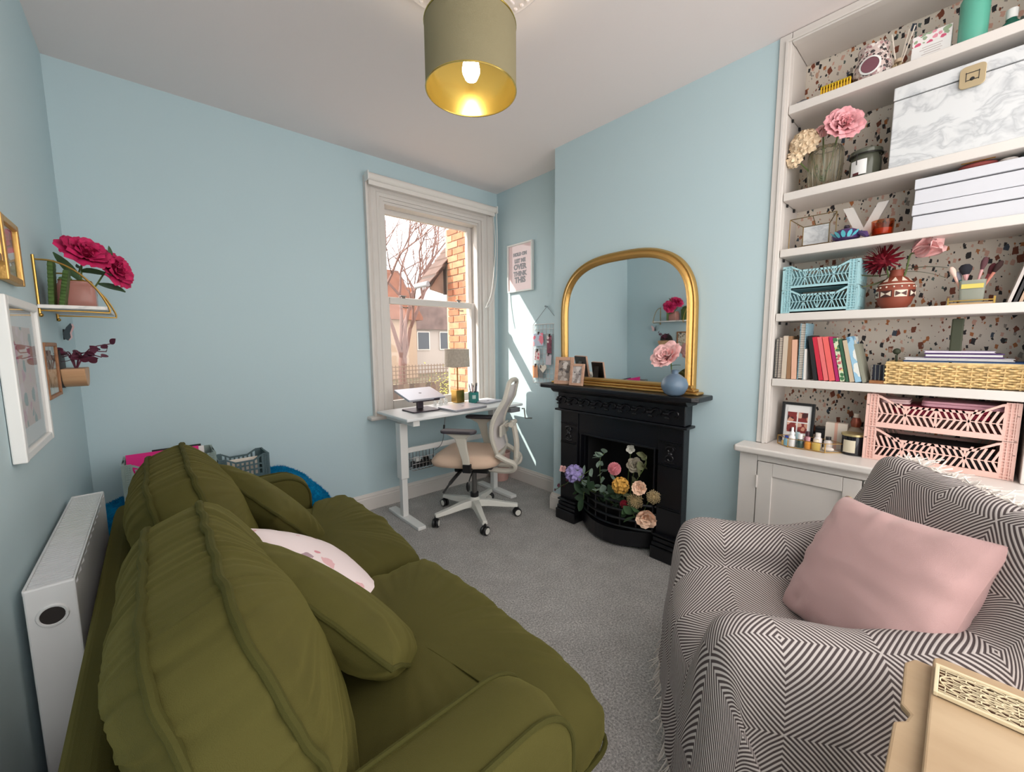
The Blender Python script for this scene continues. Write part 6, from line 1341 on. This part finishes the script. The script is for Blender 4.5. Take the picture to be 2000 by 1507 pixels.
# ================================================================== wooden side table with a carved trivet
TZ = .70; tx1, ty1 = 1.005, -.004
stb = empty('side_table', 'pale wooden side table at the bottom right corner', 'side table', (tx1, ty1, 0))     # local: -x towards camera side, -y away from the chair
TW_ = m_wood('birch_top', (162, 134, 102), (182, 156, 124), 2.2, (0, 0, .1), .5, (4, 1.2, 4))
B().prism(rrect(.50, .42, .012, 3), .016, T(-.25, -.21, TZ-.016)).obj('top', TW_, stb, bevel=.004, seg=3)
for (dz, ins) in ((.024, .006), (.034, .016), (.046, .012)): pass
md = B(); 
for z0, z1, i_ in ((TZ-.028, TZ-.016, .008), (TZ-.04, TZ-.028, .016), (TZ-.052, TZ-.04, .012)): md.box(-.5+i_, -i_, -.42+i_, -i_, z0, z1)
md.obj('moulding', WOODL, stb, bevel=.003)
fl = [(-.5, .034), (-.20, .034), (-.185, .022), (-.165, .018), (-.15, .03), (-.03, .034), (-.005, .022), (-.004, -.43), (-.5, -.43)]
B().prism(fl, .012, T(0, 0, TZ-.03)).obj('flared_edge', TW_, stb, bevel=.004)
bd = B(); bd.box(-.475, -.025, -.395, -.03, .12, TZ-.052); bd.obj('body', WOODL, stb, bevel=.002)
B().box(-.46, -.04, -.0305, -.026, .16, TZ-.19).obj('side_panel', WOODL, stb, bevel=.002)
B().box(-.024, -.012, -.37, -.06, .18, TZ-.22).obj('door', WOODL, stb, bevel=.003); dr = B().box(-.024, -.012, -.37, -.06, TZ-.2, TZ-.07).obj('drawer', WOODL, stb, bevel=.003)
B().ball((-.004, -.215, TZ-.135), .012, 12, 8).obj('knob', WOODM, dr, smooth=True)
for (a, b_) in ((-.46, -.38), (-.46, -.045), (-.04, -.38), (-.04, -.045)): B().cyl((a, b_, 0), (a, b_, .12), .014, .02, 12).obj('foot', WOODL, stb)
tv = empty('carved_trivet', 'pale carved wooden trivet with a lace mandala on the side table', 'trivet', (.926, -.095, TZ+.001), .0)
PW = mat('bleached_wood', (212, 194, 160), .6); hw, hl, tt = .042, .088, .008
b = B(); b.box(-hw, hw, -hl, -hl+.006, 0, tt); b.box(-hw, hw, hl-.006, hl, 0, tt); b.box(-hw, -hw+.006, -hl, hl, 0, tt); b.box(hw-.006, hw, -hl, hl, 0, tt); b.obj('border', PW, tv, bevel=.001)
B().box(-hw+.002, hw-.002, -hl+.002, hl-.002, 0, .001).obj('hole_shade', mat('trivet_shadow', (84, 52, 30), .8), tv)  # dark sheet under the lattice, its colour stands for shade in the holes
def strip(pts, nm='lattice', w_=.0011): return [(x, y, .0055) for x, y in pts]
lt_ = B(); EX, EY = hw-.006, hl-.006
def ell(f, n=48): return [(EX*f*math.cos(2*PI*k/n), EY*f*math.sin(2*PI*k/n), .0055) for k in range(n)]
for f in (.99, .72, .46, .2): lt_.tube(ell(f), .0012, 4, True)
for ring, (f0, f1, n) in enumerate(((.2, .46, 10), (.46, .72, 14), (.72, .99, 18))):
    for k in range(n):
        a = 2*PI*(k+.5*(ring % 2))/n; da = PI/n
        P = lambda f, t: (EX*f*math.cos(t), EY*f*math.sin(t), .0055)
        lt_.tube([P(f0, a-da), P((f0+f1)*.5, a-da*.9), P(f1, a)], .0011, 4); lt_.tube([P(f0, a+da), P((f0+f1)*.5, a+da*.9), P(f1, a)], .0011, 4); lt_.tube([P(f0, a), P(f0*.6+f1*.4, a)], .0007, 4)
for k in range(8): a = 2*PI*k/8; lt_.tube([(0, 0, .0055), (EX*.2*math.cos(a), EY*.2*math.sin(a), .0055)], .001, 4)
for sx in (-1, 1):
    for sy in (-1, 1):
        for q in range(4): t0 = .25+q*.3; lt_.tube([(sx*EX*math.cos(t0), sy*EY*math.sin(t0), .0055), (sx*EX, sy*EY*math.sin(t0), .0055)], .001, 4); lt_.tube([(sx*EX*math.cos(t0), sy*EY*math.sin(t0), .0055), (sx*EX*math.cos(t0), sy*EY, .0055)], .001, 4)
lt_.obj('lace_lattice', PW, tv)
